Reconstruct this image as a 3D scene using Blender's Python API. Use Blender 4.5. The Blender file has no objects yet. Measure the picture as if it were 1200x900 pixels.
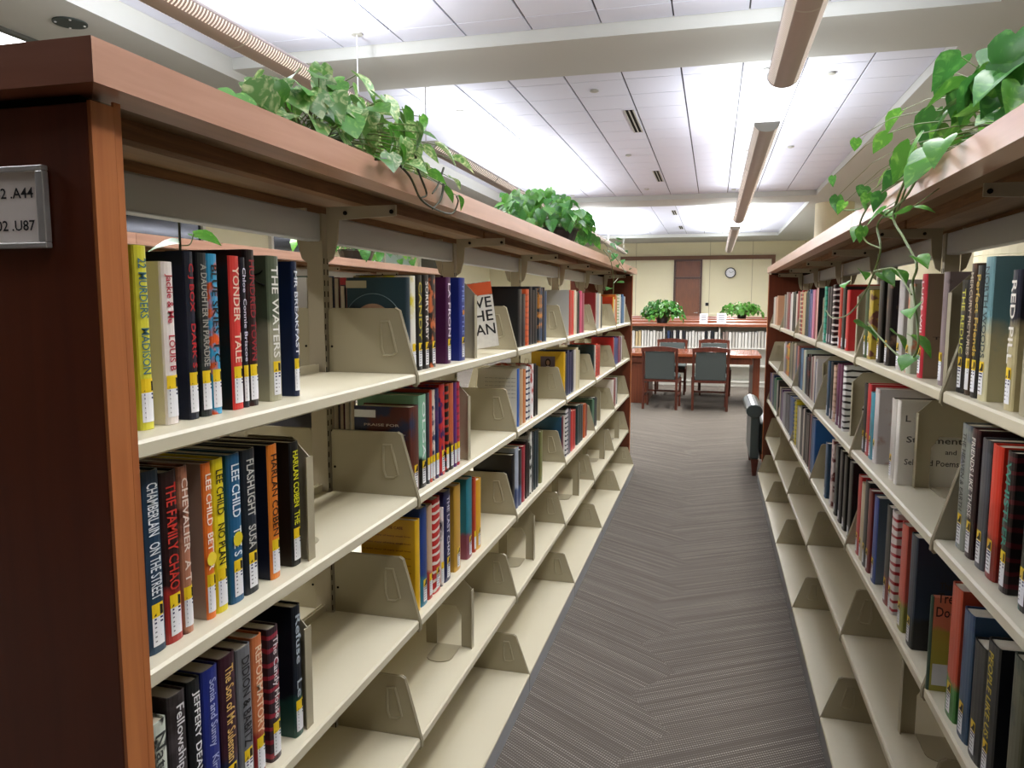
import bpy, bmesh, math, random
from mathutils import Vector, Matrix, Euler

# ---------------------------------------------------------------- camera, world, light, exposure
SC = bpy.context.scene
COL = SC.collection
PI = math.pi
F_PX = 880.0
CAMZ = 1.4109
cam_data = bpy.data.cameras.new('camera')
cam_data.sensor_fit = 'HORIZONTAL'
cam_data.sensor_width = 36.0
cam_data.lens = 36.0 * F_PX / 1200.0
cam_data.clip_start = 0.02
cam_data.clip_end = 100
cam = bpy.data.objects.new('camera', cam_data)
COL.objects.link(cam)
yaw, pit, rol = 0.2614, 0.1094, 0.002
fw = Vector((-math.sin(yaw)*math.cos(pit), math.cos(yaw)*math.cos(pit), -math.sin(pit)))
r0 = Vector((math.cos(yaw), math.sin(yaw), 0))
u0 = r0.cross(fw)
rr = r0*math.cos(rol) + u0*math.sin(rol)
uu = -r0*math.sin(rol) + u0*math.cos(rol)
mw = Matrix((( rr.x, uu.x, -fw.x, 0), (rr.y, uu.y, -fw.y, 0), (rr.z, uu.z, -fw.z, CAMZ), (0, 0, 0, 1)))
cam.matrix_world = mw
SC.camera = cam

world = bpy.data.worlds.new('world')
SC.world = world
world.use_nodes = True
world.node_tree.nodes['Background'].inputs[0].default_value = (0.9, 0.92, 1.0, 1)
world.node_tree.nodes['Background'].inputs[1].default_value = 0.0

UP_W = 12.0      # watts per metre of pendant, upward
DOWN_W = 8.0     # watts per metre through the louvred underside
SC.view_settings.view_transform = 'Standard'
SC.view_settings.look = 'None'
SC.view_settings.exposure = 1.15
SC.view_settings.gamma = 1.0
SC.view_settings.use_curve_mapping = False

def area(name, loc, sx, sy, power, col, up=False, parent=None):
    d = bpy.data.lights.new(name, 'AREA')
    d.shape = 'RECTANGLE'; d.size = sx; d.size_y = sy
    d.energy = power; d.color = col
    o = bpy.data.objects.new(name, d); COL.objects.link(o)
    o.location = loc
    if up: o.rotation_euler = (PI, 0, 0)
    if parent: o.parent = parent
    return o

# ---------------------------------------------------------------- materials
def srgb(h):
    if isinstance(h, str):
        c = [int(h[i:i+2], 16)/255 for i in (0, 2, 4)]
    else:
        c = [v/255 for v in h]
    return tuple(v/12.92 if v <= .04045 else ((v+.055)/1.055)**2.4 for v in c)

MATS = {}
def newmat(name, rough=.5, spec=.5, metal=0):
    m = bpy.data.materials.new(name); m.use_nodes = True
    b = m.node_tree.nodes['Principled BSDF']
    b.inputs['Roughness'].default_value = rough
    b.inputs['Metallic'].default_value = metal
    b.inputs['Specular IOR Level'].default_value = spec
    return m, m.node_tree, b

def flat(name, col, rough=.5, spec=.5, metal=0, emit=0, noise=0, nscale=30, bump=0, bscale=200):
    if name in MATS: return MATS[name]
    m, nt, b = newmat(name, rough, spec, metal)
    c = srgb(col)
    b.inputs['Base Color'].default_value = (*c, 1)
    tc = None
    if noise or bump:
        tc = nt.nodes.new('ShaderNodeTexCoord')
    if noise:
        n = nt.nodes.new('ShaderNodeTexNoise'); n.inputs['Scale'].default_value = nscale
        n.inputs['Detail'].default_value = 4
        nt.links.new(tc.outputs['Object'], n.inputs['Vector'])
        r = nt.nodes.new('ShaderNodeMapRange')
        r.inputs[3].default_value = 1-noise; r.inputs[4].default_value = 1+noise
        nt.links.new(n.outputs[0], r.inputs[0])
        mx = nt.nodes.new('ShaderNodeVectorMath'); mx.operation = 'SCALE'
        mx.inputs[0].default_value = c
        nt.links.new(r.outputs[0], mx.inputs['Scale'])
        nt.links.new(mx.outputs[0], b.inputs['Base Color'])
    if bump:
        n = nt.nodes.new('ShaderNodeTexNoise'); n.inputs['Scale'].default_value = bscale
        nt.links.new(tc.outputs['Object'], n.inputs['Vector'])
        bp = nt.nodes.new('ShaderNodeBump'); bp.inputs['Strength'].default_value = bump
        bp.inputs['Distance'].default_value = .002
        nt.links.new(n.outputs[0], bp.inputs['Height'])
        nt.links.new(bp.outputs[0], b.inputs['Normal'])
    if emit:
        b.inputs['Emission Color'].default_value = (*c, 1)
        b.inputs['Emission Strength'].default_value = emit
    MATS[name] = m
    return m

def wood(name, c1, c2, axis='y', rough=.3, scale=1.0):
    if name in MATS: return MATS[name]
    m, nt, b = newmat(name, rough, .5)
    tc = nt.nodes.new('ShaderNodeTexCoord')
    mp = nt.nodes.new('ShaderNodeMapping')
    s = {'x': (1.2, 22, 22), 'y': (22, 1.2, 22), 'z': (22, 22, 1.2)}[axis]
    mp.inputs['Scale'].default_value = [v*scale for v in s]
    nt.links.new(tc.outputs['Object'], mp.inputs[0])
    n = nt.nodes.new('ShaderNodeTexNoise'); n.inputs['Scale'].default_value = 2.2
    n.inputs['Detail'].default_value = 7; n.inputs['Distortion'].default_value = .5
    nt.links.new(mp.outputs[0], n.inputs['Vector'])
    n2 = nt.nodes.new('ShaderNodeTexNoise'); n2.inputs['Scale'].default_value = 2.5
    n2.inputs['Detail'].default_value = 3
    nt.links.new(tc.outputs['Object'], n2.inputs['Vector'])
    ad = nt.nodes.new('ShaderNodeMath'); ad.operation = 'MULTIPLY_ADD'
    ad.inputs[1].default_value = .4
    nt.links.new(n2.outputs[0], ad.inputs[0]); nt.links.new(n.outputs[0], ad.inputs[2])
    cr = nt.nodes.new('ShaderNodeValToRGB')
    cr.color_ramp.elements[0].position = .5; cr.color_ramp.elements[1].position = .92
    cr.color_ramp.elements[0].color = (*srgb(c1), 1); cr.color_ramp.elements[1].color = (*srgb(c2), 1)
    nt.links.new(ad.outputs[0], cr.inputs[0])
    nt.links.new(cr.outputs[0], b.inputs['Base Color'])
    MATS[name] = m
    return m

def cover_mat(col, acc, style, t=0.03, h=.235):
    key = 'jacket_%s_%s_%d' % (col, acc, style)
    if style == 0: key = 'jacket_%s' % col
    if key in MATS: return MATS[key]
    m, nt, b = newmat(key, .32, .5)
    c1, c2 = (*srgb(col), 1), (*srgb(acc), 1)
    b.inputs['Base Color'].default_value = c1
    if style:
        tc = nt.nodes.new('ShaderNodeTexCoord')
        mx = nt.nodes.new('ShaderNodeMix'); mx.data_type = 'RGBA'
        mx.inputs[6].default_value = c1; mx.inputs[7].default_value = c2
        sep = nt.nodes.new('ShaderNodeSeparateXYZ')
        nt.links.new(tc.outputs['Object'], sep.inputs[0])
        n = nt.nodes.new('ShaderNodeTexNoise')
        n.inputs['Scale'].default_value = {1: 14, 2: 5, 3: 32, 4: 10, 6: 12, 7: 8}[style]
        n.inputs['Detail'].default_value = 5
        nt.links.new(tc.outputs['Object'], n.inputs['Vector'])
        r = nt.nodes.new('ShaderNodeMapRange')
        if style in (1, 3):
            nt.links.new(n.outputs[0], r.inputs[0])
            r.inputs[1].default_value = .5; r.inputs[2].default_value = .58
        elif style == 2:
            w = nt.nodes.new('ShaderNodeTexWave'); w.bands_direction = 'Z'
            w.inputs['Scale'].default_value = 14; w.inputs['Distortion'].default_value = 3
            nt.links.new(tc.outputs['Object'], w.inputs['Vector'])
            nt.links.new(w.outputs[1], r.inputs[0])
            r.inputs[1].default_value = .72; r.inputs[2].default_value = .8
        elif style == 4:
            ad = nt.nodes.new('ShaderNodeMath'); ad.operation = 'MULTIPLY_ADD'
            ad.inputs[1].default_value = .12
            nt.links.new(n.outputs[0], ad.inputs[0]); nt.links.new(sep.outputs[2], ad.inputs[2])
            nt.links.new(ad.outputs[0], r.inputs[0])
            r.inputs[1].default_value = .135; r.inputs[2].default_value = .12
        elif style in (6, 7):
            ad = nt.nodes.new('ShaderNodeMath'); ad.operation = 'MULTIPLY_ADD'
            ad.inputs[1].default_value = .16 if style == 6 else .1
            nt.links.new(n.outputs[0], ad.inputs[0]); nt.links.new(sep.outputs[2], ad.inputs[2])
            nt.links.new(ad.outputs[0], r.inputs[0])
            r.inputs[1].default_value = .21 if style == 6 else .18; r.inputs[2].default_value = .17
        nt.links.new(r.outputs[0], mx.inputs[0])
        nt.links.new(mx.outputs[2], b.inputs['Base Color'])
    MATS[key] = m
    return m

M_SHELF = flat('cream_shelf_enamel', (207, 199, 172), .38, .5, noise=.02, nscale=6)
M_END = flat('shaded_shelf_enamel', (166, 157, 130), .4, .5)  # darker copy of the shelf cream; the brackets' shade put into the colour
M_UPR = flat('upright_enamel', (170, 160, 138), .45, .4)
M_KICK = flat('kick_plate_grey', (158, 160, 162), .45, .4, metal=.1)
M_RAIL = flat('rail_grey_steel', (176, 178, 184), .35, .5, metal=.25)
M_DARK = flat('dark_slot', (22, 18, 14), .8, .1)
M_PANEL = wood('cherry_panel_shaded', (84, 34, 14), (96, 41, 18), 'z', .35)  # shade on the panel's front face is put into this dark cherry
M_STRIP = wood('cherry_edge_lit', (158, 90, 48), (188, 118, 68), 'z', .3)  # same cherry lightened: light on the side edge put into the colour
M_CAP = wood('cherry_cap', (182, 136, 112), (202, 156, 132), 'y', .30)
M_CAPX = wood('cherry_cap_end_shaded', (128, 76, 54), (142, 88, 64), 'x', .32)  # cap cherry darkened: shade on the near end put into the colour
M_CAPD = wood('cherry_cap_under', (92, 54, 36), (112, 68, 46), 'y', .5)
M_PLY = wood('plywood_under', (124, 94, 64), (142, 110, 76), 'y', .6)
M_CLEAT = wood('rough_cleat', (112, 78, 50), (140, 100, 64), 'y', .8, 3)
M_CEIL = flat('ceiling_tile_white', (218, 221, 236), .85, .2, bump=.15, bscale=120)
M_GRID = flat('ceiling_grid_shadow', (96, 96, 100), .8, .1)
M_SOFFIT = flat('soffit_paint', (194, 196, 192), .8, .2)
M_CREAM = flat('cream_wall_paint', (234, 226, 192), .8, .2, noise=.02, nscale=2)
M_PAGE = flat('page_paper', (214, 205, 184), .8, .1, noise=.08, nscale=90)
M_WHITE = flat('white_label', (232, 232, 234), .4, .4)
M_YEL = flat('yellow_label', (236, 200, 30), .4, .4)
M_BLK = flat('black_print', (24, 22, 26), .5, .3)
M_NAVY = flat('navy_print', (40, 40, 90), .5, .3)
M_LAMP = flat('lamp_housing', (160, 148, 142), .45, .4)
M_LAMPCAP = flat('lamp_end_cap', (176, 176, 168), .5, .4)
M_SLIT = flat('lamp_slit_light', (255, 246, 236), .5, .1, emit=.28)
M_CABLE = flat('lamp_cable', (190, 190, 190), .4, .4)

# ---------------------------------------------------------------- mesh helpers
class MB:
    def __init__(self): self.v = []; self.f = []; self.m = []
    def add(self, vs, fs, mi=0):
        o = len(self.v); self.v += [tuple(v) for v in vs]
        for f in fs: self.f.append(tuple(i+o for i in f)); self.m.append(mi)
        return self
    def box(self, x0, x1, y0, y1, z0, z1, mi=0):
        return self.add([(x0,y0,z0),(x1,y0,z0),(x1,y1,z0),(x0,y1,z0),(x0,y0,z1),(x1,y0,z1),(x1,y1,z1),(x0,y1,z1)],
            [(0,3,2,1),(4,5,6,7),(0,1,5,4),(1,2,6,5),(2,3,7,6),(3,0,4,7)], mi)
    def prism(self, pts, ax, a, b, mi=0):
        # pts: polygon in the two other axes (cyclic order x,y,z without ax); simple polygon
        def P(p, t):
            if ax == 'x': return (t, p[0], p[1])
            if ax == 'y': return (p[0], t, p[1])
            return (p[0], p[1], t)
        n = len(pts)
        A = sum(pts[i][0]*pts[(i+1)%n][1]-pts[(i+1)%n][0]*pts[i][1] for i in range(n))
        if (A > 0) == (ax == 'y'): pts = pts[::-1]
        if a > b: a, b = b, a
        vs = [P(p, a) for p in pts] + [P(p, b) for p in pts]
        fs = [tuple(range(n-1, -1, -1)), tuple(range(n, 2*n))]
        fs += [(i, (i+1) % n, n+(i+1) % n, n+i) for i in range(n)]
        return self.add(vs, fs, mi)
    def tube(self, pts, r, n=6, mi=0, r1=None, cap=True):
        pts = [Vector(p) for p in pts]; k = len(pts); vs = []
        prev = None
        for i, p in enumerate(pts):
            d = (pts[min(i+1, k-1)]-pts[max(i-1, 0)]).normalized()
            if prev is None:
                a = Vector((0,0,1)) if abs(d.z) < .9 else Vector((1,0,0))
                prev = d.cross(a).normalized()
            prev = (prev - d*prev.dot(d)).normalized()
            w = d.cross(prev)
            rad = r if r1 is None else r+(r1-r)*i/(k-1)
            for j in range(n):
                t = 2*PI*j/n
                vs.append(p + prev*math.cos(t)*rad + w*math.sin(t)*rad)
        fs = []
        for i in range(k-1):
            for j in range(n):
                a = i*n+j; b = i*n+(j+1) % n
                fs.append((a, b, b+n, a+n))
        if cap:
            fs.append(tuple(range(n-1, -1, -1))); fs.append(tuple((k-1)*n+j for j in range(n)))
        return self.add(vs, fs, mi)
    def lathe(self, prof, n=20, c=(0,0), mi=0):
        vs = []; k = len(prof)
        for r, z in prof:
            for j in range(n):
                t = 2*PI*j/n; vs.append((c[0]+r*math.cos(t), c[1]+r*math.sin(t), z))
        fs = [(i*n+j, i*n+(j+1) % n, (i+1)*n+(j+1) % n, (i+1)*n+j) for i in range(k-1) for j in range(n)]
        fs.append(tuple(range(n-1, -1, -1))); fs.append(tuple((k-1)*n+j for j in range(n)))
        return self.add(vs, fs, mi)
    def mesh(self, name, mats):
        me = bpy.data.meshes.new(name)
        me.from_pydata(self.v, [], self.f)
        if not isinstance(mats, (list, tuple)): mats = [mats]
        for m in mats: me.materials.append(m)
        if len(mats) > 1: me.polygons.foreach_set('material_index', self.m)
        me.update()
        return me
    def build(self, name, mats, parent=None, loc=None, rz=0, bevel=0, smooth=False):
        return link(name, self.mesh(name, mats), parent, loc, rz, bevel, smooth)

def link(name, me, parent=None, loc=None, rz=0, bevel=0, smooth=False):
    o = bpy.data.objects.new(name, me); COL.objects.link(o)
    if parent: o.parent = parent
    if loc: o.location = loc
    if rz: o.rotation_euler = (0, 0, rz)
    if smooth:
        for p in me.polygons: p.use_smooth = True
    if bevel:
        b = o.modifiers.new('bevel', 'BEVEL'); b.width = bevel; b.segments = 2
        b.limit_method = 'ANGLE'; b.angle_limit = .7
    return o

def empty(name, loc=(0,0,0), rz=0):
    o = bpy.data.objects.new(name, None); COL.objects.link(o)
    o.location = loc; o.rotation_euler = (0, 0, rz); o.empty_display_size = .1
    return o

def tag(o, label, cat, group=None):
    o['label'] = label; o['category'] = cat
    if group: o['group'] = group
    return o

def struct(o):
    o['kind'] = 'structure'; return o

def stuff(o):
    o['kind'] = 'stuff'; return o

_font = {}
def text_data(body):
    if body in _font: return _font[body]
    cu = bpy.data.curves.new('t', 'FONT'); cu.body = body; cu.size = 1; cu.resolution_u = 2; cu.offset = .012
    cu.align_x = 'LEFT'
    to = bpy.data.objects.new('t', cu)
    me = bpy.data.meshes.new_from_object(to)
    vs = [tuple(v.co) for v in me.vertices]; fs = [tuple(p.vertices) for p in me.polygons]
    bpy.data.objects.remove(to); bpy.data.meshes.remove(me); bpy.data.curves.remove(cu)
    if vs:
        x0 = min(v[0] for v in vs); x1 = max(v[0] for v in vs)
        y0 = min(v[1] for v in vs); y1 = max(v[1] for v in vs)
    else: x0 = x1 = y0 = y1 = 0
    _font[body] = (vs, fs, x0, x1, y0, y1)
    return _font[body]

def text_mesh(body, O, R, U, w, h, mat, name='title', mb=None, mi=0, keep=False):
    """text filling a w x h box that starts at O; R = reading direction, U = letters' up."""
    vs, fs, x0, x1, y0, y1 = text_data(body)
    O, R, U = Vector(O), Vector(R), Vector(U)
    sx = w/max(x1-x0, 1e-6); sy = h/max(y1-y0, 1e-6)
    if keep: sx = sy = min(sx, sy)
    own = mb is None
    if own: mb = MB()
    mb.add([O + R*((v[0]-x0)*sx) + U*((v[1]-y0)*sy) for v in vs], fs, mi)
    return mb

# ---------------------------------------------------------------- room shell
XW0, XW1, YW0, YW1 = -9.0, 4.6, -5.0, 30.0
ZT = 3.79
def carpet_material():
    m, nt, b = newmat('woven_carpet', .95, .1)
    N = nt.nodes; Lk = nt.links
    def math_(op, a, b_=None, c=None):
        n = N.new('ShaderNodeMath'); n.operation = op
        for i, v in enumerate((a, b_, c)):
            if v is None: continue
            if isinstance(v, (int, float)): n.inputs[i].default_value = v
            else: Lk.new(v, n.inputs[i])
        return n.outputs[0]
    tc = N.new('ShaderNodeTexCoord'); sp = N.new('ShaderNodeSeparateXYZ')
    Lk.new(tc.outputs['Object'], sp.inputs[0]); X, Y = sp.outputs[0], sp.outputs[1]
    # the seam between two rows of planks is a sawtooth about x = -0.175
    yy = math_('FRACT', math_('DIVIDE', math_('ADD', Y, 10.0), .42))
    saw = math_('MULTIPLY', math_('ABSOLUTE', math_('SUBTRACT', yy, .5)), .30)
    xs = math_('ADD', math_('ADD', X, .175), math_('SUBTRACT', saw, .075))
    per = .82
    cell = math_('FLOOR', math_('DIVIDE', math_('ADD', xs, per*20), per))
    sgn = math_('SUBTRACT', math_('MULTIPLY', math_('MODULO', cell, 2.0), 2.0), 1.0)
    ca, sa = math.cos(math.radians(33)), math.sin(math.radians(33))
    Ys = math_('MULTIPLY', Y, sgn)
    # u along the threads, v across them (right of the seam they climb away, left they fall)
    u = math_('ADD', math_('MULTIPLY', X, ca), math_('MULTIPLY', Ys, -sa))
    v = math_('ADD', math_('MULTIPLY', X, sa), math_('MULTIPLY', Ys, ca))
    vl = math_('DIVIDE', v, .0105)
    vi = math_('FLOOR', vl); vf = math_('FRACT', vl)
    uf = math_('FRACT', math_('ADD', math_('DIVIDE', u, .0085), math_('MULTIPLY', vi, .37)))
    wn = N.new('ShaderNodeTexWhiteNoise'); wn.noise_dimensions = '2D'
    cb = N.new('ShaderNodeCombineXYZ'); Lk.new(vi, cb.inputs[0]); Lk.new(cell, cb.inputs[1])
    Lk.new(cb.outputs[0], wn.inputs['Vector'])
    lineb = math_('MULTIPLY_ADD', wn.outputs['Value'], .65, .12)
    mk = math_('MULTIPLY', math_('LESS_THAN', math_('ABSOLUTE', math_('SUBTRACT', vf, .5)), .2),
               math_('LESS_THAN', math_('ABSOLUTE', math_('SUBTRACT', uf, .5)), .3))
    nz = N.new('ShaderNodeTexNoise'); nz.inputs['Scale'].default_value = 9; nz.inputs['Detail'].default_value = 3
    cb2 = N.new('ShaderNodeCombineXYZ'); Lk.new(math_('MULTIPLY', u, .25), cb2.inputs[0]); Lk.new(math_('MULTIPLY', v, 3.0), cb2.inputs[1])
    Lk.new(cb2.outputs[0], nz.inputs['Vector'])
    amt = math_('MULTIPLY', mk, math_('MULTIPLY', lineb, math_('MULTIPLY_ADD', nz.outputs[0], 1.0, .05)))
    gn = N.new('ShaderNodeTexNoise'); gn.inputs['Scale'].default_value = 260; gn.inputs['Detail'].default_value = 2
    Lk.new(tc.outputs['Object'], gn.inputs['Vector'])
    base = N.new('ShaderNodeMix'); base.data_type = 'RGBA'
    base.inputs[6].default_value = (*srgb((81, 75, 69)), 1); base.inputs[7].default_value = (*srgb((101, 94, 86)), 1)
    Lk.new(math_('MULTIPLY_ADD', nz.outputs[0], .5, math_('MULTIPLY_ADD', gn.outputs[0], .9, -.25)), base.inputs[0])
    mx = N.new('ShaderNodeMix'); mx.data_type = 'RGBA'
    Lk.new(amt, mx.inputs[0]); Lk.new(base.outputs[2], mx.inputs[6])
    mx.inputs[7].default_value = (*srgb((206, 198, 184)), 1)
    Lk.new(mx.outputs[2], b.inputs['Base Color'])
    bp = N.new('ShaderNodeBump'); bp.inputs['Strength'].default_value = .4; bp.inputs['Distance'].default_value = .003
    Lk.new(gn.outputs[0], bp.inputs['Height']); Lk.new(bp.outputs[0], b.inputs['Normal'])
    return m

struct(MB().box(XW0, XW1, YW0, YW1, -.1, 0).build('floor', carpet_material()))
struct(MB().box(XW0, XW1, YW1, YW1+.15, 0, 4).build('wall_back', M_CREAM))
struct(MB().box(XW0, XW1, YW0-.15, YW0, 0, 4).build('wall_front', flat('dark_low_bounce_wall', (74, 50, 36), .6, .3)))  # unseen wall; dark brown chosen to keep bounced light off near faces
struct(MB().box(XW1, XW1+.15, YW0, YW1, 0, 4).build('wall_right', M_CREAM))
struct(MB().box(XW0-.15, XW0, YW0, YW1, 0, 4).build('wall_left', M_CREAM))

# ceiling: shadow plate with tiles hung below it
XT0, XT1 = -4.66, 2.03
ceil = struct(MB().box(XT0, XT1, YW0, YW1, ZT+.012, ZT+.1).build('ceiling', M_GRID))
TX, TY = .6085, .62
tile_me = MB().box(-TX/2+.010, TX/2-.010, -TY/2+.006, TY/2-.006, 0, .016).mesh('ceiling_tile', M_CEIL)
xcols = [-4.66+TX*(i+.5) for i in range(11)]
def tile_rows(y0, y1, off=0):
    out = []; y = y0+off
    while y < y1-.02:
        out.append((y, min(y+TY, y1))); y += TY
    return out
far_mb = MB()
for (y0, y1, near) in ((YW0, 3.31, False), (3.31, 6.72, True), (7.78, 17.45, True), (18.62, 27.5, False)):
    for (a, b) in tile_rows(y0, y1):
        for x in xcols:
            if near and b-a > .5:
                link('ceiling_tile', tile_me, ceil, (x, (a+b)/2, ZT-.004))
            else:
                far_mb.box(x-TX/2+.007, x+TX/2-.007, a+.005, b-.005, ZT-.004, ZT+.011)
stuff(far_mb.build('ceiling_tile_field', M_CEIL, ceil))
# painted soffits that frame the tiled fields
ZS = 3.68
n_trim = [0]
def trim(mb, mat, bevel=0):
    n_trim[0] += 1
    return struct(mb.build('trim_%d' % n_trim[0], mat, bevel=bevel))
trim(MB().box(XT0, XT1, 6.73, 7.77, ZS, 3.95), M_SOFFIT)
trim(MB().box(XT0, XT1, 17.46, 18.61, ZS, 3.95), M_SOFFIT)
trim(MB().box(XT0, XT1, 27.51, YW1, ZS, 3.95), M_SOFFIT)
trim(MB().box(XT1, XW1, YW0, YW1, ZS, 3.95), M_SOFFIT)
trim(MB().box(XW0, XT0, YW0, YW1, 3.60, 3.95), M_SOFFIT)
# round columns on the right
def column(x, y, r, label):
    root = empty('column', (x, y, 0)); tag(root, label, 'column')
    z = 0
    while z < ZS-.01:
        z1 = min(z+.92, ZS)
        MB().lathe([(r-.004, z), (r, z+.004), (r, z1-.006), (r-.004, z1-.001)], 40).build('drum_panel', M_CREAM, root, smooth=False)
        z = z1
    MB().lathe([(r+.02, 0), (r+.02, .1), (r+.004, .11)], 40).build('base_ring', M_PANEL, root)
column(2.75, 8.0, .40, 'round cream column nearest the camera, behind the right range')
column(2.62, 19.0, .42, 'far round cream column under the right-hand soffit')

# back wall: brown framing band, tall door, panel joints
M_BAND = flat('brown_wall_band', (120, 84, 58), .5, .4)
trim(MB().box(-3.6, 2.16, 29.93, 30, 3.02, 3.17), M_BAND)
trim(MB().box(2.03, 2.16, 29.93, 30, 0, 3.02), M_BAND)
mj = MB()
for x in (-5.4, -3.0, -.2, 1.35, 3.2): mj.box(x-.008, x+.008, 29.99, 30, 0, 3.68)
trim(mj, flat('wall_joint', (176, 164, 126), .8))
M_DOOR = wood('door_veneer', (104, 58, 30), (128, 74, 40), 'z', .4)
door = empty('door_1', (-1.01, 29.95, 0)); struct(door)
MB().box(-.53, -.46, -.05, .05, 0, 3.03).box(.46, .53, -.05, .05, 0, 3.03).box(-.46, .46, -.05, .05, 2.97, 3.03).box(-.46, .46, -.05, .05, 2.30, 2.36).build('door_frame', flat('door_frame_dark', (72, 40, 24), .4), door)
MB().box(-.455, .455, 0, .04, .01, 2.295).build('door_leaf', M_DOOR, door)
MB().box(-.455, .455, 0, .04, 2.365, 2.965).build('transom_panel', M_DOOR, door)
MB().tube([(.38, -.05, 1.0), (.26, -.05, 1.0)], .012).box(.36, .40, -.05, .0, .98, 1.02).build('door_handle', M_LAMPCAP, door)

# clock
ck = empty('wall_clock', (.56, 29.93, 2.51)); tag(ck, 'round white wall clock with dark rim high on the back wall', 'clock')
def disc(mb, r, y, n=32, c=(0, 0), mi=0):
    mb.add([(c[0]+r*math.cos(2*PI*i/n), y, c[1]+r*math.sin(2*PI*i/n)) for i in range(n)], [tuple(range(n))], mi)
m = MB(); n = 36
for a, b_, ya, yb in ((.2, .2, .06, -.02), (.2, .17, -.02, -.03), (.17, .165, -.03, -.005)):
    vs = []
    for i in range(n):
        t = 2*PI*i/n
        vs += [(a*math.cos(t), ya, a*math.sin(t)), (b_*math.cos(t), yb, b_*math.sin(t))]
    m.add(vs, [(2*i, 2*i+1, (2*i+3) % (2*n), (2*i+2) % (2*n)) for i in range(n)])
m.build('rim', M_BLK, ck)
m = MB(); disc(m, .166, -.006); m.build('face', M_WHITE, ck)
m = MB()
for k in range(12):
    t = PI/2-2*PI*k/12; m.tube([(.135*math.cos(t), -.008, .135*math.sin(t)), (.155*math.cos(t), -.008, .155*math.sin(t))], .004, 4)
m.build('hour_marks', M_BLK, ck)
for nm, L_, t in (('hour_hand', .08, 2.2), ('minute_hand', .12, .4)):
    MB().tube([(0, -.012, 0), (L_*math.cos(t), -.012, L_*math.sin(t))], .005, 4).build(nm, M_BLK, ck)
cr = MB().box(-.06, .06, -.03, 0, -.06, .06).build('card_reader', M_BLK, loc=(-.27, 29.99, 1.32), bevel=.01)
tag(cr, 'small black wall unit right of the tall brown door', 'wall unit')

# left wall: dark night windows and a pale lit one
M_NIGHT = flat('night_glass', (26, 30, 38), .08, .6)
M_PALE = flat('pale_green_glass', (176, 200, 190), .3, .5)
M_FRAME = flat('window_frame_white', (226, 224, 214), .5, .3)
def window(k, y0, y1, z0, z1, mat, nm=2):
    root = struct(empty('window_%d' % k, (XW0, (y0+y1)/2, 0)))
    w = (y1-y0)/2
    fr = MB().box(0, .08, -w, w, z0, z0+.08).box(0, .08, -w, w, z1-.08, z1)
    for i in range(nm+1):
        y = -w + (2*w-.08)*i/nm
        fr.box(0, .081, y, y+.08, z0, z1)
    fr.build('window_frame', M_FRAME, root)
    for i in range(nm):
        a = -w+(2*w-.08)*i/nm+.08; b_ = -w+(2*w-.08)*(i+1)/nm
        MB().box(.02, .03, a, b_, z0+.08, z1-.08).build('pane', mat, root)
window(1, 6.0, 11.9, .9, 3.4, M_NIGHT, 3)
window(2, 14.0, 16.7, .9, 3.4, M_NIGHT, 2)
window(3, 17.6, 21.6, .9, 3.4, M_PALE, 2)
window(4, 22.2, 24.4, .9, 3.2, M_NIGHT, 1)

# recessed fixtures in the soffits and ceiling
sp = empty('ceiling_speaker', (-4.99, 5.10, 3.6)); tag(sp, 'dark round ceiling speaker in the left soffit', 'speaker')
MB().lathe([(.125, -.012), (.125, 0)], 32).build('grille', flat('speaker_grille', (60, 70, 68), .6), sp)
for k in range(4):
    t = PI/4+k*PI/2; MB().lathe([(.009, -.018), (.009, -.012)], 10, (.1*math.cos(t), .1*math.sin(t))).build('screw', M_WHITE, sp)
tr = empty('recessed_light', (-6.15, 4.65, 3.6)); tag(tr, 'bright recessed ceiling light panel at the upper left', 'ceiling light')
MB().box(-.5, .5, -.8, .8, -.004, 0).build('diffuser', flat('lit_diffuser', (250, 252, 255), .5, .2, emit=2.2), tr)
m = MB()
for a in ((-.56, -.5, -.86, .86), (.5, .56, -.86, .86), (-.5, .5, -.86, -.8), (-.5, .5, .8, .86)): m.box(*a, -.03, 0)
m.build('frame', flat('light_frame_grey', (96, 100, 96), .5), tr)
names = ['nearest', 'second', 'third', 'farthest']
for i, (y0, y1) in enumerate(((9.72, 10.97), (14.24, 15.48), (20.4, 21.4), (24.6, 25.6))):
    v = empty('linear_diffuser', (-1.1, (y0+y1)/2, ZT-.004))
    tag(v, '%s dark linear air slot between the ceiling tiles' % names[i], 'air vent')
    h = (y1-y0)/2
    MB().box(-.045, .045, -h, h, -.006, -.001).build('slot', M_DARK, v)
    MB().box(-.062, -.045, -h, h, -.012, 0).box(.045, .062, -h, h, -.012, 0).box(-.008, .008, -h, h, -.012, 0).build('frame', M_LAMPCAP, v)
hd = [(-1.38, 8.73), (-1.42, 12.6), (1.06, 12.54), (1.1, 8.7), (-1.45, 16.4), (.33, 16.9), (-3.6, 4.4)]
hn = ['left of the nearest air slot', 'left of the second air slot', 'right of the right pendant lamp', 'right of the near right pendant lamp end',
      'near the far soffit on the left', 'near the far soffit beside the pendant lamp', 'above the left pendant lamp']
for (x, y), nn in zip(hd, hn):
    s_ = MB().lathe([(.045, -.002), (.05, -.02), (.02, -.03)], 16).build('sprinkler_head', M_LAMPCAP, loc=(x, y, ZT-.002), smooth=False)
    tag(s_, 'small round sprinkler cover ' + nn, 'sprinkler')

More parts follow.
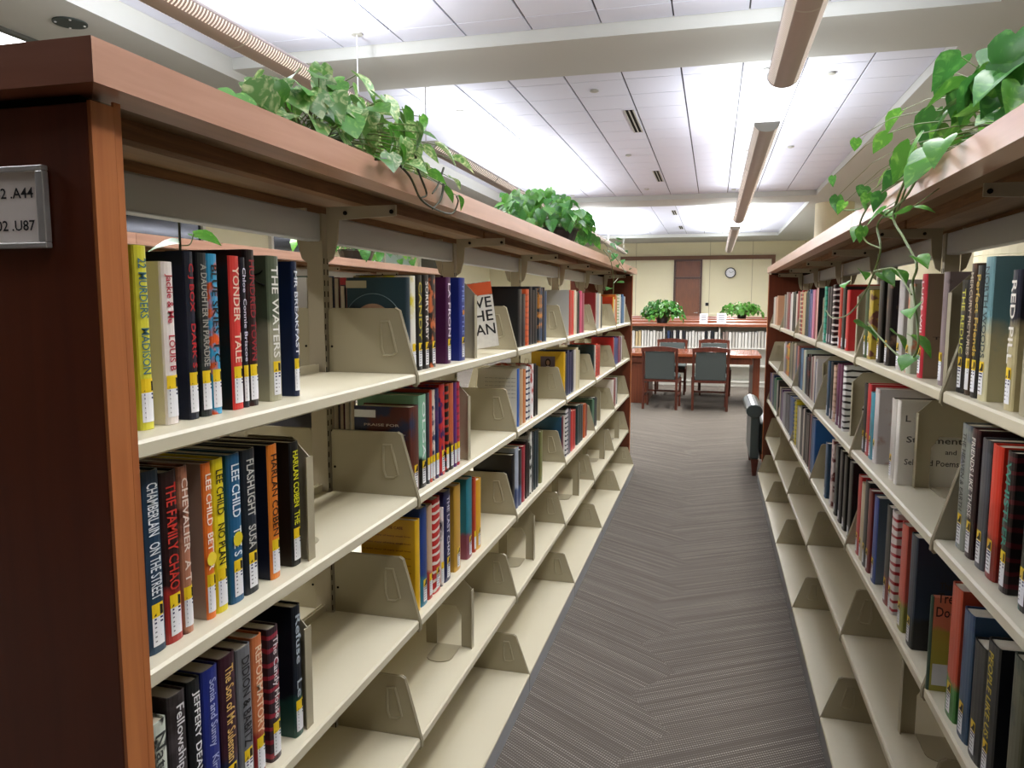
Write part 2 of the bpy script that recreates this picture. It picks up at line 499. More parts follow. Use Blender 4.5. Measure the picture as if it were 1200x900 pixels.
# ---------------------------------------------------------------- pendant lamps
def pendant(x, y0, y1, label, cables, bright=(), gain=(1.0, 1.0), w=.245, z=3.19):
    root = empty('pendant_lamp', (x, (y0+y1)/2, z)); tag(root, label, 'lamp', None)
    h = (y1-y0)/2; R = w/2; n = 14
    prof = [(R*math.cos(PI+PI*i/n), .095*math.sin(PI+PI*i/n)) for i in range(n+1)]
    inner = [((R-.004)*math.cos(2*PI-PI*i/n), .095*.96*math.sin(2*PI-PI*i/n)) for i in range(n+1)]
    k = n+1
    vs = [(p[0], -h, p[1]) for p in prof]+[(p[0], h, p[1]) for p in prof]
    vs += [(p[0], -h, p[1]) for p in inner]+[(p[0], h, p[1]) for p in inner]
    fs = [(i, i+1, k+i+1, k+i) for i in range(n)] + [(2*k+i, 2*k+i+1, 3*k+i+1, 3*k+i) for i in range(n)]
    fs += [(n, 2*k, 3*k, k+n), (0, k, 3*k+n, 2*k+n)]
    MB().add(vs, fs).build('housing', M_LAMP, root, smooth=True)
    for s in (-1, 1):
        MB().prism([(a*1.01, b*1.02) for a, b in prof], 'y', s*h, s*(h+.012)).build('end_cap', M_LAMPCAP, root)
    for i in range(1, int((y1-y0)/2.44)+1):
        yy = -h + i*2.44
        if yy < h-.2:
            vs = []
            for a, b in prof: vs += [(a*1.012, yy-.01, b*1.02), (a*1.012, yy+.01, b*1.02)]
            MB().add(vs, [(2*j, 2*j+2, 2*j+3, 2*j+1) for j in range(n)]).build('joint_band', M_LAMPCAP, root)
    # perforation slits along both flanks of the housing
    m = MB(); step = .03 if y0 < 7 else .06
    ns = int((y1-y0)/step)
    for s in (-1, 1):
        for j in range(ns):
            yy = -h+.04+j*step
            if yy > h-.04: break
            for (t0, t1) in ((.07, .30),):
                a0 = PI*t0; a1 = PI*t1
                q = []
                for t in (a0, a0+(a1-a0)/3, a0+(a1-a0)*2/3, a1):
                    q.append((s*(R+.0015)*math.cos(t), -(.095+.0015)*math.sin(t)))
                wd = step*.22
                for i in range(3):
                    m.add([(q[i][0], yy-wd, q[i][1]), (q[i][0], yy+wd, q[i][1]), (q[i+1][0], yy+wd, q[i+1][1]), (q[i+1][0], yy-wd, q[i+1][1])], [(0, 1, 2, 3)])
    stuff(m.build('perforation', M_SLIT, root))
    for cy in cables:
        MB().tube([(0, cy-(y0+y1)/2, -.06), (0, cy-(y0+y1)/2, ZT-.004-z)], .006, 5).build('cable', M_CABLE, root)
        MB().lathe([(.05, ZT-.02-z), (.05, ZT-.005-z)], 16, (0, cy-(y0+y1)/2)).build('canopy', M_LAMPCAP, root)
    L_ = y1-y0
    area('lamp_tube', (0, -.25, -.02), .17, L_-.7, UP_W*L_*gain[0], (.965, .985, 1.0), True, root)
    for (ya, yb, wpm) in bright:     # the stretches whose tubes burn brightest
        area('lamp_tube', (0, (ya+yb)/2-(y0+y1)/2, -.01), .15, yb-ya, wpm*(yb-ya), (.965, .985, 1.0), True, root)
    area('lamp_louvre', (0, 0, -.105), .2, L_-.1, DOWN_W*L_*gain[1], (1.0, .985, .95), False, root)
pendant(.475, 0.0, 6.5, 'right pendant lamp tube overhead, nearest the camera', [1.8, 3.9, 6.3], gain=(1.4, .7))
pendant(.455, 8.1, 17.2, 'middle pendant lamp tube above the aisle', [8.4, 12.7, 17.0], bright=((8.2, 11.0, 8),), gain=(.33, 2.5))
pendant(.43, 18.8, 27.3, 'farthest short-looking pendant lamp tube', [19.1, 23.0, 27.0], bright=((20.0, 24.0, 10),), gain=(1.3, 1.9))
pendant(-3.15, -.3, 6.5, 'left pendant lamp tube with slotted side, nearest the camera', [1.8, 3.9, 6.4], bright=((3.9, 5.7, 6),), gain=(1.2, 2.3))
pendant(-3.15, 8.1, 17.2, 'left pendant lamp tube behind the potted vines', [8.05, 9.22, 11.66, 14.5, 17.0], bright=((11.2, 15.6, 8),), gain=(.4, 2.1))
pendant(-3.15, 18.8, 27.3, 'far left pendant lamp tube beyond the second soffit', [19.1, 23.0, 27.0], bright=((20.0, 25.0, 10),), gain=(1.3, 1.9))

# ---------------------------------------------------------------- shelving ranges
L = .914
ZSH = [1.245, .957, .657, .36, .073]
def shelf_profile(depth, kick=False):
    d = depth
    if kick: return [(.027, 0), (d-.003, 0), (d, -.003), (d, -.008), (.027, -.008)]
    return [(.027, 0), (d-.004, 0), (d, -.004), (d, -.02), (d-.003, -.023), (d-.014, -.023), (d-.014, -.019), (d-.005, -.019), (d-.005, -.008), (.027, -.008)]
def bracket_mesh(front, h, topf):
    # steel end plate with a raised hand-grip ring and a front tab below the shelf
    pts = [(.026, -.02), (.026, h-.006), (.032, h), (topf-.012, h), (topf-.002, h-.006), (front+.004, -.006), (front+.006, -.022), (front+.001, -.03), (front-.006, -.028), (front-.012, -.02)]
    m = MB().prism(pts, 'y', -.0012, .0012)
    xa, xb = topf-.047, topf-.024
    ring = [(xa, h*.79), (xb-.003, h*.80), (xb+.004, h*.62), (xb+.014, h*.33), (xb+.004, h*.28), (xa+.006, h*.28), (xa, h*.40)]
    ring.append(ring[0])
    for s in (-1, 1):
        m.tube([(a, s*.0012, b) for a, b in ring], .0036, 6, cap=False)
        m.tube([(.034, s*.001, .06), (.034, s*.0022, .06)], .003, 8, mi=1)
    # rolled front edge
    m.tube([(topf-.012, 0, h), (topf-.002, 0, h-.005), (front+.004, 0, -.006), (front+.005, 0, -.024)], .0022, 6)
    return m.mesh('end_bracket', [M_END, M_DARK])
ME_SHELF = MB().prism(shelf_profile(.245), 'y', -.4515, .4515).box(.003, .027, -.440, .440, -.008, 0).box(.003, .006, -.440, .440, 0, .018).mesh('shelf', M_SHELF)  # rear strip and lip, base shelf too, added to block light between the sides
ME_BASE = MB().prism(shelf_profile(.296, True), 'y', -.4515, .4515).box(.003, .027, -.440, .440, -.008, 0).box(.003, .006, -.440, .440, 0, .018).mesh('base_shelf', M_SHELF)
ME_BR = bracket_mesh(.243, .15, .207)
ME_BRB = bracket_mesh(.29, .14, .245)
ME_KICK = MB().box(.288, .295, -.4545, .4545, .002, .0645).mesh('kick_plate', M_KICK)
for me in (ME_SHELF, ME_BASE): pass
def uprights_mesh():
    m = MB().box(-.020, .020, -.014, .014, 0, 1.612)
    return m.mesh('upright', M_UPR)
ME_UP = uprights_mesh()
m = MB(); z = .1
while z < 1.5:
    for s in (-1, 1):
        for y in (-.008, .008):
            m.box(.0196, .0206, y-.0018, y+.0018, z, z+.013) if s > 0 else m.box(-.0206, -.0196, y-.0018, y+.0018, z, z+.013)
    z += .0254
ME_SLOT = m.mesh('slots', M_DARK)  # dark boxes on the faces; their colour paints the shade inside punched slots
m = MB()
for s in (-1, 1):
    pts = [(s*.0262, 1.50), (s*.040, 1.51), (s*.052, 1.55), (s*.056, 1.597), (s*.20, 1.603), (s*.20, 1.627), (s*.0262, 1.627)]
    m.prism(pts, 'y', -.003, .003)
    for x in (.075, .19):
        m.tube([(s*x, -.006, 1.612), (s*x, .006, 1.612)], .005, 8, mi=1)
ME_ARM = m.mesh('cap_support', [M_UPR, M_DARK])

def shelving_range(label, xc, y0, nb, panel=.252, capw=.285, sides=(1, -1), empty_ok=True):
    root = empty('shelving_range', (xc, y0, 0)); tag(root, label, 'bookcase')
    H = nb*L
    for (a, b) in ((-.011, -.002), (H+.004, H+.013)):
        pass
    for k, (a, b) in enumerate(((-.011, .033), (H+.005, H+.052))):
        yy0, yy1 = (-.011-.0, .034) if k == 0 else (H+.012, H+.057)
        MB().box(-panel, panel, yy0, yy1, .002, 1.620).build('end_panel', M_PANEL, root, bevel=.0015)
        e = MB()
        for s in (-1, 1):
            e.box(min(s*panel, s*(panel+.0045)), max(s*panel, s*(panel+.0045)), yy0+.001, yy1-.012, .003, 1.622)
            e.box(min(s*panel, s*(panel+.003)), max(s*panel, s*(panel+.003)), yy1-.010, yy1, .003, 1.628)
        e.build('edge_band', M_STRIP, root)
        MB().box(-panel+.02, panel-.02, yy0+.012, yy1-.004, 1.6205, 1.631).build('shadow_gap_spacer', M_DARK, root)  # near-black block paints the shadow line between panel and cap
    # cap in lengths of two bays
    secs = list(range(0, nb, 2))
    for i, k in enumerate(secs):
        a = -.034 if k == 0 else k*L+.001
        b = H+.075 if k+2 >= nb else (k+2)*L-.001
        pa = a+.055 if k == 0 else a
        pb = b-.055 if k+2 >= nb else b
        for s in (-1, 1):
            x0, x1 = min(s*capw, s*(capw-.055)), max(s*capw, s*(capw-.055))
            q = .0004
            poly = [(s*capw, a if k == 0 else pa), (s*capw, b if k+2 >= nb else pb), (s*(capw-.055), pb+(-q if k+2 >= nb else 0)), (s*(capw-.055), pa+(q if k == 0 else 0))]
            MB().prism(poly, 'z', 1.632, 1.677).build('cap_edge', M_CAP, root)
        MB().box(-capw+.056, capw-.056, pa, pb, 1.655, 1.6768).build('cap_board', M_PLY, root)
        for s in (-1, 1):
            MB().box(s*.11-.016, s*.11+.016, pa+.01, pb-.01, 1.628, 1.6545).build('cleat', M_CLEAT, root)
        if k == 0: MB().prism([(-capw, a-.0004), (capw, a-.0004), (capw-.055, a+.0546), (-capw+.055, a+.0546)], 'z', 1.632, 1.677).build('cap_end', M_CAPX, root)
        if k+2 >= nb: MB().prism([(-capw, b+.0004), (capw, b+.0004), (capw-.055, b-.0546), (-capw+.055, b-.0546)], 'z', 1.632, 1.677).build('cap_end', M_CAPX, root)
    for k in range(nb+1):
        yy = k*L
        if k == 0: yy = .052
        if k == nb: yy = H-.008
        u = link('upright', ME_UP, root, (0, yy, 0))
        stuff(link('slots', ME_SLOT, u))
        link('cap_support', ME_ARM, root, (0, yy, 0))
    for k in range(nb):
        a = k*L+(.07 if k == 0 else .0165); b = (k+1)*L-(.026 if k == nb-1 else .0165)
        MB().box(-.018, .018, a, b, 1.548, 1.611).build('top_rail', M_RAIL, root, bevel=.004)
    for k in range(nb):
        for j, z in enumerate(ZSH):
            for s in sides:
                o = link('shelf' if j < 4 else 'base_shelf', ME_SHELF if j < 4 else ME_BASE, root, (0, (k+.5)*L, z), 0 if s > 0 else PI)
                for e in (-1, 1):
                    link('end_bracket', ME_BR if j < 4 else ME_BRB, o, (0, e*.4538, 0))
                if j == 4: link('kick_plate', ME_KICK, o, (0, 0, -.073))
    return root
left = shelving_range('long cherry-capped cream steel shelving range on the left side of the aisle', -.90, .688, 6)
right = shelving_range('long cherry-capped cream steel shelving range on the right side of the aisle', .668, .6616, 6, panel=.262, capw=.275)
third = shelving_range('shelving range seen through the left range, behind its books', -2.49, .688, 6, sides=(1,))

# call-number sign on the near end panel
sg = empty('range_sign', (-.785, .6745, 1.512)); tag(sg, 'aluminium-framed call number sign on the near left end panel', 'sign')
M_ALU = flat('brushed_aluminium', (196, 196, 196), .35, .5, metal=.6)
MB().box(-.083, .083, -.003, .0, -.043, .043).build('backing', flat('sign_card', (236, 228, 220), .6, .2), sg)
m = MB()
for a in ((-.084, .084, .038, .044), (-.084, .084, -.044, -.038), (-.084, -.077, -.038, .038), (.074, .084, -.038, .038)): m.box(a[0], a[1], -.008, .0005, a[2], a[3])
m.build('frame', M_ALU, sg, bevel=.001)
m = text_mesh('62 .A44', (.013, -.0035, .010), (1, 0, 0), (0, 0, 1), .053, .0115, None)
text_mesh('-', (.009, -.0035, -.003), (1, 0, 0), (0, 0, 1), .007, .0012, None, mb=m)
text_mesh('02 .U87', (.013, -.0035, -.025), (1, 0, 0), (0, 0, 1), .053, .0115, None, mb=m)
m.build('lettering', M_BLK, sg)
# ---------------------------------------------------------------- books
ORD = ['first', 'second', 'third', 'fourth', 'fifth', 'sixth', 'seventh', 'eighth', 'ninth', 'tenth', 'eleventh', 'twelfth', 'thirteenth',
       'fourteenth', 'fifteenth', 'sixteenth', 'seventeenth', 'eighteenth', 'nineteenth', 'twentieth', 'twenty-first', 'twenty-second', 'twenty-third', 'twenty-fourth']
ORD += ['twenty-fifth', 'twenty-sixth', 'twenty-seventh', 'twenty-eighth', 'twenty-ninth', 'thirtieth'] + ['thirty-'+o for o in ORD[:9]] + ['fortieth'] + ['forty-'+o for o in ORD[:9]] + ['fiftieth'] + ['fifty-'+o for o in ORD[:9]]
SHN = ['top', 'second', 'third', 'fourth', 'bottom']
rnd = random.Random(7)

# near-to-far runs: (y of near edge, thickness, height, jacket, accent, style, spine text, ink, look)
RUNS = [
 ('L', 0, 0, -0.700, [
  (0.794, 0.024, 0.235, 'd8d23a', 'b9b32c', 0, '22 MURDERS   MADISON', '3f6f7a', 'bright yellow hardcover with teal capitals'),
  (0.84, 0.025, 0.217, 'e6dcd4', 'd8cfc4', 0, 'Jackie & Me    LOUIS B', 'b5243a', 'white hardcover with looping red script'),
  (0.887, 0.02, 0.233, '141c2e', '10141c', 0, 'C J BOX   DARK S', 'c8262c', 'navy hardcover with tall red capitals'),
  (0.914, 0.022, 0.233, '1d2226', '2b3330', 3, 'A DAUGHTER IN PARADISE', 'a8a498', 'black hardcover with thin grey lettering'),
  (0.937, 0.022, 0.233, '3a9fcb', 'e05a22', 3, 'BLUE SKIES  T.C.', '1a1a1a', 'sky-blue and orange hardcover'),
  (0.986, 0.026, 0.233, 'd93a34', '1c1d12', 5, 'YONDER   TALE', 'f0d8c0', 'red-spined hardcover with black front'),
  (1.013, 0.014, 0.232, '131826', '23283a', 0, 'Chloe  Connie Briscoe', 'd8d0e0', 'thin midnight-blue hardcover'),
  (1.029, 0.023, 0.245, '1b1216', '3a1416', 3, 'HUNDRED TOWN', 'a02430', 'black hardcover with dark red block lettering'),
  (1.086, 0.035, 0.239, '55604a', 'a9a58a', 6, 'THE WATERS', 'f2f0e6', 'pale green hardcover with dark spine art'),
  (1.159, 0.018, 0.233, '14254a', '0e1628', 0, 'MR BREAKFAST', 'e8ecf4', 'navy hardcover with white capitals'),
 ]),
 ('L', 1, 0, -0.682, [
  (0.766, 0.033, 0.24, '1d3a52', '16202c', 0, 'CHAMBERLAIN   ON THE STREET', 'e8eef0', 'thick dark blue hardcover with white capitals'),
  (0.8, 0.032, 0.232, '2a1416', 'a82c28', 4, 'THE FAMILY CHAO', 'c8382c', 'black hardcover with mottled red ends'),
  (0.833, 0.02, 0.233, 'b4785c', '5a2c22', 1, 'CHEVALIER  A T', 'ecd8c8', 'salmon hardcover with pale capitals'),
  (0.882, 0.02, 0.227, 'e8762a', 'a8988a', 5, 'LEE CHILD  BETTER', 'fff0dc', 'orange-spined hardcover with sepia front'),
  (0.904, 0.026, 0.228, 'ecd822', 'c8b81a', 0, 'LEE CHILD   NO PLAN', '1c1c14', 'yellow hardcover with black capitals'),
  (0.938, 0.032, 0.228, '1f5c84', '27303a', 0, 'LEE CHILD   THE S', 'eaf2f6', 'mid-blue hardcover with white capitals'),
  (0.974, 0.035, 0.228, '1a232c', '10161c', 0, 'FLASHLIGHT   SUSA', 'c8c8c0', 'charcoal hardcover with spaced grey capitals'),
  (1.042, 0.028, 0.223, 'e6822c', '1a2034', 5, 'HARLAN COBEN', '1a1210', 'orange-spined hardcover with navy front'),
  (1.107, 0.028, 0.216, '15161a', '2a1c10', 5, 'HARLAN COBEN  THE', 'e6e22a', 'black hardcover with bold yellow capitals'),
 ]),
 ('R', 0, -1, 0.440, [
  (1.291, 0.035, 0.215, '12182c', 'b8ac80', 6, 'RED PILL', 'f0ece0', 'navy hardcover with cream brush strokes'),
  (1.409, 0.041, 0.241, '6f9aa0', 'c2bb94', 6, 'NORTH WOODS', '1e3a40', 'hardcover with painted green landscape'),
  (1.452, 0.036, 0.229, '121418', '1e2430', 0, 'Perfect Friends', 'd8b440', 'black hardcover with yellow script'),
  (1.522, 0.026, 0.234, '4a3a2e', '6a4a34', 1, 'MERCURY PICTURES', 'c8b8a0', 'brown hardcover with a blurred bronze front'),
  (1.549, 0.051, 0.206, '16161a', '26262a', 0, 'THE REDUC', 'd8d44a', 'black hardcover with yellow capitals'),
 ]),
 ('R', 0, 0, 0.440, [
  (1.656, 0.032, 0.225, '8a7a7c', '5a4a50', 1, '', '', 'mauve grey hardcover beside the bookend'),
  (1.811, 0.04, 0.227, 'b82434', '8a745c', 5, 'LUGS WILD', 'f0e0dc', 'red-spined hardcover with brown front'),
  (1.916, 0.049, 0.208, 'aeb49c', 'c86030', 1, '', '', 'pale green hardcover with an orange top'),
  (2.009, 0.069, 0.22, 'b8b4b0', '8a8690', 1, '', '', 'light grey hardcover with a marbled front'),
  (2.141, 0.052, 0.222, '1e1414', '8a6a54', 1, '', '', 'black hardcover with brown front'),
  (2.242, 0.051, 0.224, '15130f', '0e0e10', 0, '', '', 'plain black tall hardcover'),
  (2.378, 0.052, 0.201, 'b8a03a', '6a4038', 3, '', '', 'yellow and maroon hardcover'),
  (2.498, 0.087, 0.203, '2f4a26', '1e2a1c', 1, '', '', 'thin dark green hardcover'),
 ]),
 ('R', 1, -1, 0.450, [
  (1.209, 0.034, 0.226, '141418', '1c6a5a', 1, '', '', 'black hardcover with teal marks'),
  (1.289, 0.033, 0.224, '1e1414', '5a1620', 2, 'WHISTLER', '3a9c88', 'black hardcover with teal capitals'),
  (1.342, 0.045, 0.223, 'd0321e', '8a1a14', 4, '', '', 'bright red hardcover with a cream top'),
  (1.395, 0.042, 0.224, '4c4e54', '33353a', 1, '', '', 'grey hardcover with crumpled look'),
  (1.453, 0.038, 0.232, '2a0e14', '4a1018', 1, 'FRIENDS LIKE THESE', 'e8e4dc', 'maroon hardcover with white capitals'),
  (1.496, 0.051, 0.233, '8a8f84', '5c6470', 1, 'THE HEAVEN & EARTH', '1e1e1c', 'grey-green hardcover with black capitals'),
 ]),
 ('R', 1, 0, 0.450, [
  (2.025, 0.028, 0.212, 'e0dcd2', 'd8d4ca', 0, '', '', 'cream hardcover printed with grey words'),
  (2.063, 0.09, 0.209, 'c4beb4', '55504c', 5, '', '', 'narrow white-edged hardcover with a grey front'),
  (2.276, 0.048, 0.212, 'ccc6c4', 'b89890', 1, '', '', 'white hardcover with grey and red swirls'),
  (2.335, 0.085, 0.194, '3a8a9c', '2c7484', 0, '', '', 'short teal hardcover'),
  (2.433, 0.08, 0.214, 'b8242a', '9a1c22', 0, '', '', 'tall plain red hardcover'),
  (2.517, 0.075, 0.209, '14161c', '20242c', 0, '', '', 'narrow black hardcover'),
 ]),
 ('R', 2, -1, 0.435, [
  (1.154, 0.044, 0.251, '5a5a44', '2e3c30', 1, '', 'd07050', 'misty forest hardcover'),
  (1.249, 0.051, 0.227, '10141e', '16203a', 0, 'PEOPLE LIKE US', 'dcc83a', 'navy-black hardcover with yellow lettering'),
  (1.304, 0.056, 0.2, '15171c', '0e1014', 0, '', '', 'black hardcover with a pale page top'),
  (1.369, 0.062, 0.229, '31506e', '1c3a6a', 1, '', 'e8e8f0', 'blue hardcover with white brush script'),
  (1.437, 0.055, 0.247, 'c0482c', '4a8a44', 4, '', '', 'orange and green hardcover'),
  (1.601, 0.013, 0.189, '2c4a3a', 'd88a6a', 7, '', '', 'salmon and yellow-green hardcover facing out'),
 ]),
 ('R', 2, 0, 0.435, [
  (1.738, 0.07, 0.253, '1c2c44', '0e1218', 4, '', '', 'dark blue and black hardcover'),
  (1.824, 0.095, 0.262, 'c85a4c', '8a8a44', 4, '', '', 'tall pink and olive hardcover'),
  (1.925, 0.051, 0.258, 'd8d0cc', 'a01c28', 2, '', '', 'white and red striped hardcover'),
  (1.98, 0.086, 0.254, '141416', '7a221c', 4, '', '', 'black hardcover with a rust red foot'),
  (2.132, 0.082, 0.236, '1c3c86', '5a6874', 5, '', 'e06a6a', 'blue-spined hardcover with a smoky grey front'),
  (2.217, 0.041, 0.234, '7a2a2c', '5a2022', 0, '', '', 'brick red hardcover'),
  (2.264, 0.048, 0.246, '1c1e24', '2a2c30', 0, '', '', 'narrow charcoal hardcover'),
  (2.317, 0.046, 0.229, 'c8bca0', 'a89c80', 0, '', '', 'narrow cream hardcover'),
  (2.367, 0.062, 0.239, 'b8282a', '8a2020', 0, '', '', 'narrow red hardcover'),
 ]),
 ('L', 0, 1, -0.680, [
  (1.593, 0.027, 0.22, '20343e', '2c444c', 5, '', '', 'slate-blue hardcover with moon print'),
  (1.622, 0.03, 0.225, 'e8e4d4', 'd8c83a', 1, '', '', 'white hardcover with yellow flecks'),
  (1.656, 0.038, 0.228, '121314', '1c1c1c', 0, 'CANDY', 'c8b83a', 'black hardcover with gold lettering'),
  (1.699, 0.039, 0.23, '101114', '1a1a1c', 0, 'SORRY BABY', 'e8e0d8', 'black hardcover with white lettering'),
  (1.742, 0.044, 0.231, '1a1a1c', 'c86a3a', 3, '', '', 'black hardcover with a coloured collage spine'),
  (1.862, 0.037, 0.229, '4a1e48', '5c2a58', 0, 'LA FRON', 'e6dce6', 'plum purple hardcover'),
  (1.97, 0.049, 0.231, '1a2a78', '141c44', 0, 'THE LITTLE', '8aa0d8', 'royal blue hardcover with an orange seal'),
 ]),
 ('L', 1, 1, -0.675, [
  (1.613, 0.054, 0.207, '5a2a20', '28304c', 1, '', 'e0dcd0', 'rust-brown hardcover with a barcode sticker'),
  (1.669, 0.045, 0.228, '8cc0a0', '101410', 4, 'OLGA', 'f0f0ec', 'mint green topped hardcover with a black foot'),
  (1.718, 0.018, 0.228, '3a3e44', '2c2e34', 0, '', '', 'narrow grey hardcover'),
  (1.737, 0.017, 0.234, 'c84830', '8a2c24', 0, '', 'f0d8c0', 'narrow rust-red hardcover'),
  (1.755, 0.02, 0.232, 'd8c8b8', '303858', 3, '', '', 'narrow cream and navy hardcover'),
  (1.778, 0.025, 0.233, '1e2850', '5a3068', 1, '', '', 'blue and violet hardcover'),
  (1.809, 0.039, 0.24, 'c8302c', '3a2060', 3, '', '', 'red and purple patterned hardcover'),
  (1.853, 0.026, 0.236, '18181a', 'c03828', 2, '', '', 'black hardcover with red marks'),
  (1.882, 0.035, 0.235, 'c06038', '181418', 4, '', '', 'orange-topped black hardcover'),
  (1.92, 0.024, 0.234, '5a2a70', '482058', 0, '', '', 'narrow violet hardcover'),
  (1.945, 0.022, 0.234, 'c03048', '8a2a3a', 2, '', '', 'narrow crimson hardcover'),
 ]),
 ('L', 2, 1, -0.675, [
  (1.636, 0.028, 0.229, 'e0b020', 'd0a018', 5, '', '8a2018', 'yellow hardcover printed with dark text'),
  (1.666, 0.046, 0.255, '1c3c7c', '2c7890', 4, '', '', 'blue hardcover shading to turquoise'),
  (1.715, 0.033, 0.243, 'c8a888', 'b84038', 4, '', '', 'salmon hardcover with a cream top'),
  (1.752, 0.054, 0.251, 'c02a26', 'e0d8cc', 2, '', '', 'scarlet hardcover'),
  (1.809, 0.023, 0.211, 'e0d4cc', '38303a', 1, '', '', 'white hardcover with black blotches'),
  (1.835, 0.076, 0.251, '1c2050', '14183a', 0, 'THE LAST CHAI', 'e4e0ec', 'navy hardcover with pale capitals'),
  (1.918, 0.052, 0.245, 'c89a3a', 'b0842c', 0, '', 'f0e0b0', 'mustard gold hardcover'),
  (2.026, 0.06, 0.24, '2c7c8a', '8a4a58', 4, '', '', 'teal hardcover with a rose foot'),
  (2.092, 0.021, 0.228, 'c84a2c', 'a83a24', 0, '', '', 'narrow orange-red hardcover'),
  (2.114, 0.071, 0.216, 'e0a824', 'c89018', 0, '', '3a2c14', 'golden yellow hardcover'),
 ]),
 ('L', 0, 2, -0.680, [
  (2.636, 0.109, 0.21, '1a1c1e', '0e0e10', 0, '', '', 'thick black hardcover'),
  (2.752, 0.048, 0.212, 'c8582c', 'a84424', 2, '', '', 'orange-red slim hardcover'),
  (2.807, 0.131, 0.223, '141a24', '10141c', 0, '', '', 'blue-black hardcover'),
  (2.968, 0.063, 0.226, '2a343e', 'c8843a', 3, '', '', 'slate hardcover with a candle glow'),
  (3.039, 0.074, 0.224, '1a1c20', '26262a', 0, '', '', 'black narrow hardcover'),
 ]),
 ('L', 0, 3, -0.680, [
  (3.634, 0.126, 0.222, 'b82c24', 'b0b0ac', 5, '', '', 'red-spined hardcover with a silver-framed front'),
  (3.774, 0.074, 0.224, 'e4dcc0', 'd0c8a8', 0, '', '', 'cream slim hardcover'),
  (3.859, 0.062, 0.221, '1c1c1c', '2a2a2a', 0, '', '', 'black slim hardcover'),
  (3.928, 0.144, 0.222, 'c83068', 'a82454', 0, '', '', 'magenta hardcover'),
 ]),
 ('L', 0, 4, -0.680, [
  (4.452, 0.074, 0.219, '8a2c2c', '6c2020', 0, '', '', 'maroon slim hardcover'),
  (4.537, 0.074, 0.22, '9ca4a8', '3a7080', 5, '', '', 'grey slim hardcover'),
  (4.621, 0.136, 0.216, 'e0d4bc', 'c8bca0', 0, '', '', 'cream hardcover'),
 ]),
 ('L', 0, 5, -0.680, [
  (5.211, 0.12, 0.199, 'e0b424', 'c03c1c', 5, '', '', 'yellow-fronted slim book'),
  (5.34, 0.106, 0.217, 'd0702c', 'b05c20', 0, '', '', 'orange slim book'),
  (5.456, 0.116, 0.219, 'dcdcc8', '60a048', 2, '', '', 'white and green slim book'),
  (5.597, 0.132, 0.22, 'e8e8e4', 'c8c8c0', 0, '', '', 'white slim book'),
  (5.757, 0.198, 0.222, '2c6ca0', '205480', 0, '', '', 'blue slim book'),
 ]),
 ('L', 1, 2, -0.675, [
  (2.608, 0.032, 0.212, '2c5ca8', 'dcd8cc', 5, '', '', 'blue-spined white-fronted hardcover'),
  (2.644, 0.048, 0.205, 'b89a74', 'a08460', 0, '', '', 'tan hardcover'),
  (2.696, 0.041, 0.201, 'c87c44', 'a8622c', 0, '', '', 'orange slim hardcover'),
  (2.741, 0.065, 0.209, 'e4e4e0', '1c2848', 2, '', '', 'white and navy hardcover'),
  (2.81, 0.053, 0.211, 'e8e4e0', 'b83428', 3, '', '', 'white hardcover with a red spot'),
  (2.871, 0.068, 0.209, '16161a', '202024', 0, '', '', 'black hardcover'),
 ]),
 ('L', 1, 3, -0.675, [
  (3.479, 0.073, 0.217, 'd8ac20', 'd8ac20', 0, '', '', 'yellow hardcover with portrait photograph'),
  (3.558, 0.12, 0.219, '1a2450', '141c40', 0, '', '', 'navy hardcover'),
  (3.686, 0.119, 0.211, '1c2440', '28304c', 0, '', '', 'ink-blue hardcover'),
  (3.814, 0.103, 0.217, 'd8cca4', 'c0b48c', 0, '', '', 'cream hardcover'),
 ]),
 ('L', 1, 4, -0.675, [
  (4.383, 0.093, 0.2, '1c2c2c', '141e1e', 0, '', '', 'dark green hardcover'),
  (4.486, 0.169, 0.202, 'cc3020', 'a82418', 2, '', '', 'vermilion hardcover'),
 ]),
 ('L', 1, 5, -0.675, [
  (5.055, 0.109, 0.203, 'b02020', '901818', 0, '', '', 'red hardcover'),
  (5.173, 0.175, 0.202, '1c3484', '162868', 0, '', '', 'blue hardcover'),
  (5.373, 0.225, 0.198, '7c2444', '601a34', 0, '', '', 'wine red hardcover'),
 ]),
 ('L', 2, 2, -0.675, [
  (2.526, 0.041, 0.21, '16161a', 'e8e8e4', 0, '', '', 'black hardcover with a white label'),
  (2.574, 0.096, 0.225, 'a8b0bc', '3c4c74', 4, '', '', 'tall grey-blue hardcover'),
  (2.675, 0.046, 0.213, 'a02434', '8a1c2c', 0, '', '', 'crimson hardcover'),
  (2.728, 0.066, 0.224, '1c1014', '501420', 0, '', '', 'black and maroon hardcover'),
  (2.8, 0.062, 0.249, 'dcdcd4', '3c443c', 3, '', '', 'white hardcover'),
  (2.87, 0.076, 0.24, '14303a', '1c2838', 0, '', '', 'dark teal hardcover'),
  (2.984, 0.039, 0.217, '7c7c4c', '60603c', 0, '', '', 'olive slim hardcover'),
 ]),
 ('L', 2, 3, -0.675, [
  (3.38, 0.072, 0.212, '6c2430', '20506c', 5, '', '', 'maroon-spined hardcover with a blue front'),
  (3.472, 0.064, 0.236, 'd8d8d4', '282c30', 2, '', '', 'white slim hardcover'),
  (3.543, 0.06, 0.222, '6c6c74', '54545c', 0, '', '', 'grey slim hardcover'),
  (3.613, 0.132, 0.207, 'cc3024', 'b02418', 0, '', '', 'red hardcover'),
  (3.793, 0.182, 0.21, '183c3c', '18404c', 0, '', '', 'deep green hardcover'),
  (4.019, 0.096, 0.19, 'c86438', 'a84c28', 0, '', '', 'orange slim hardcover'),
 ]),
 ('L', 2, 4, -0.675, [
  (4.235, 0.081, 0.182, '4c7058', '38543f', 5, '', '', 'sage green hardcover'),
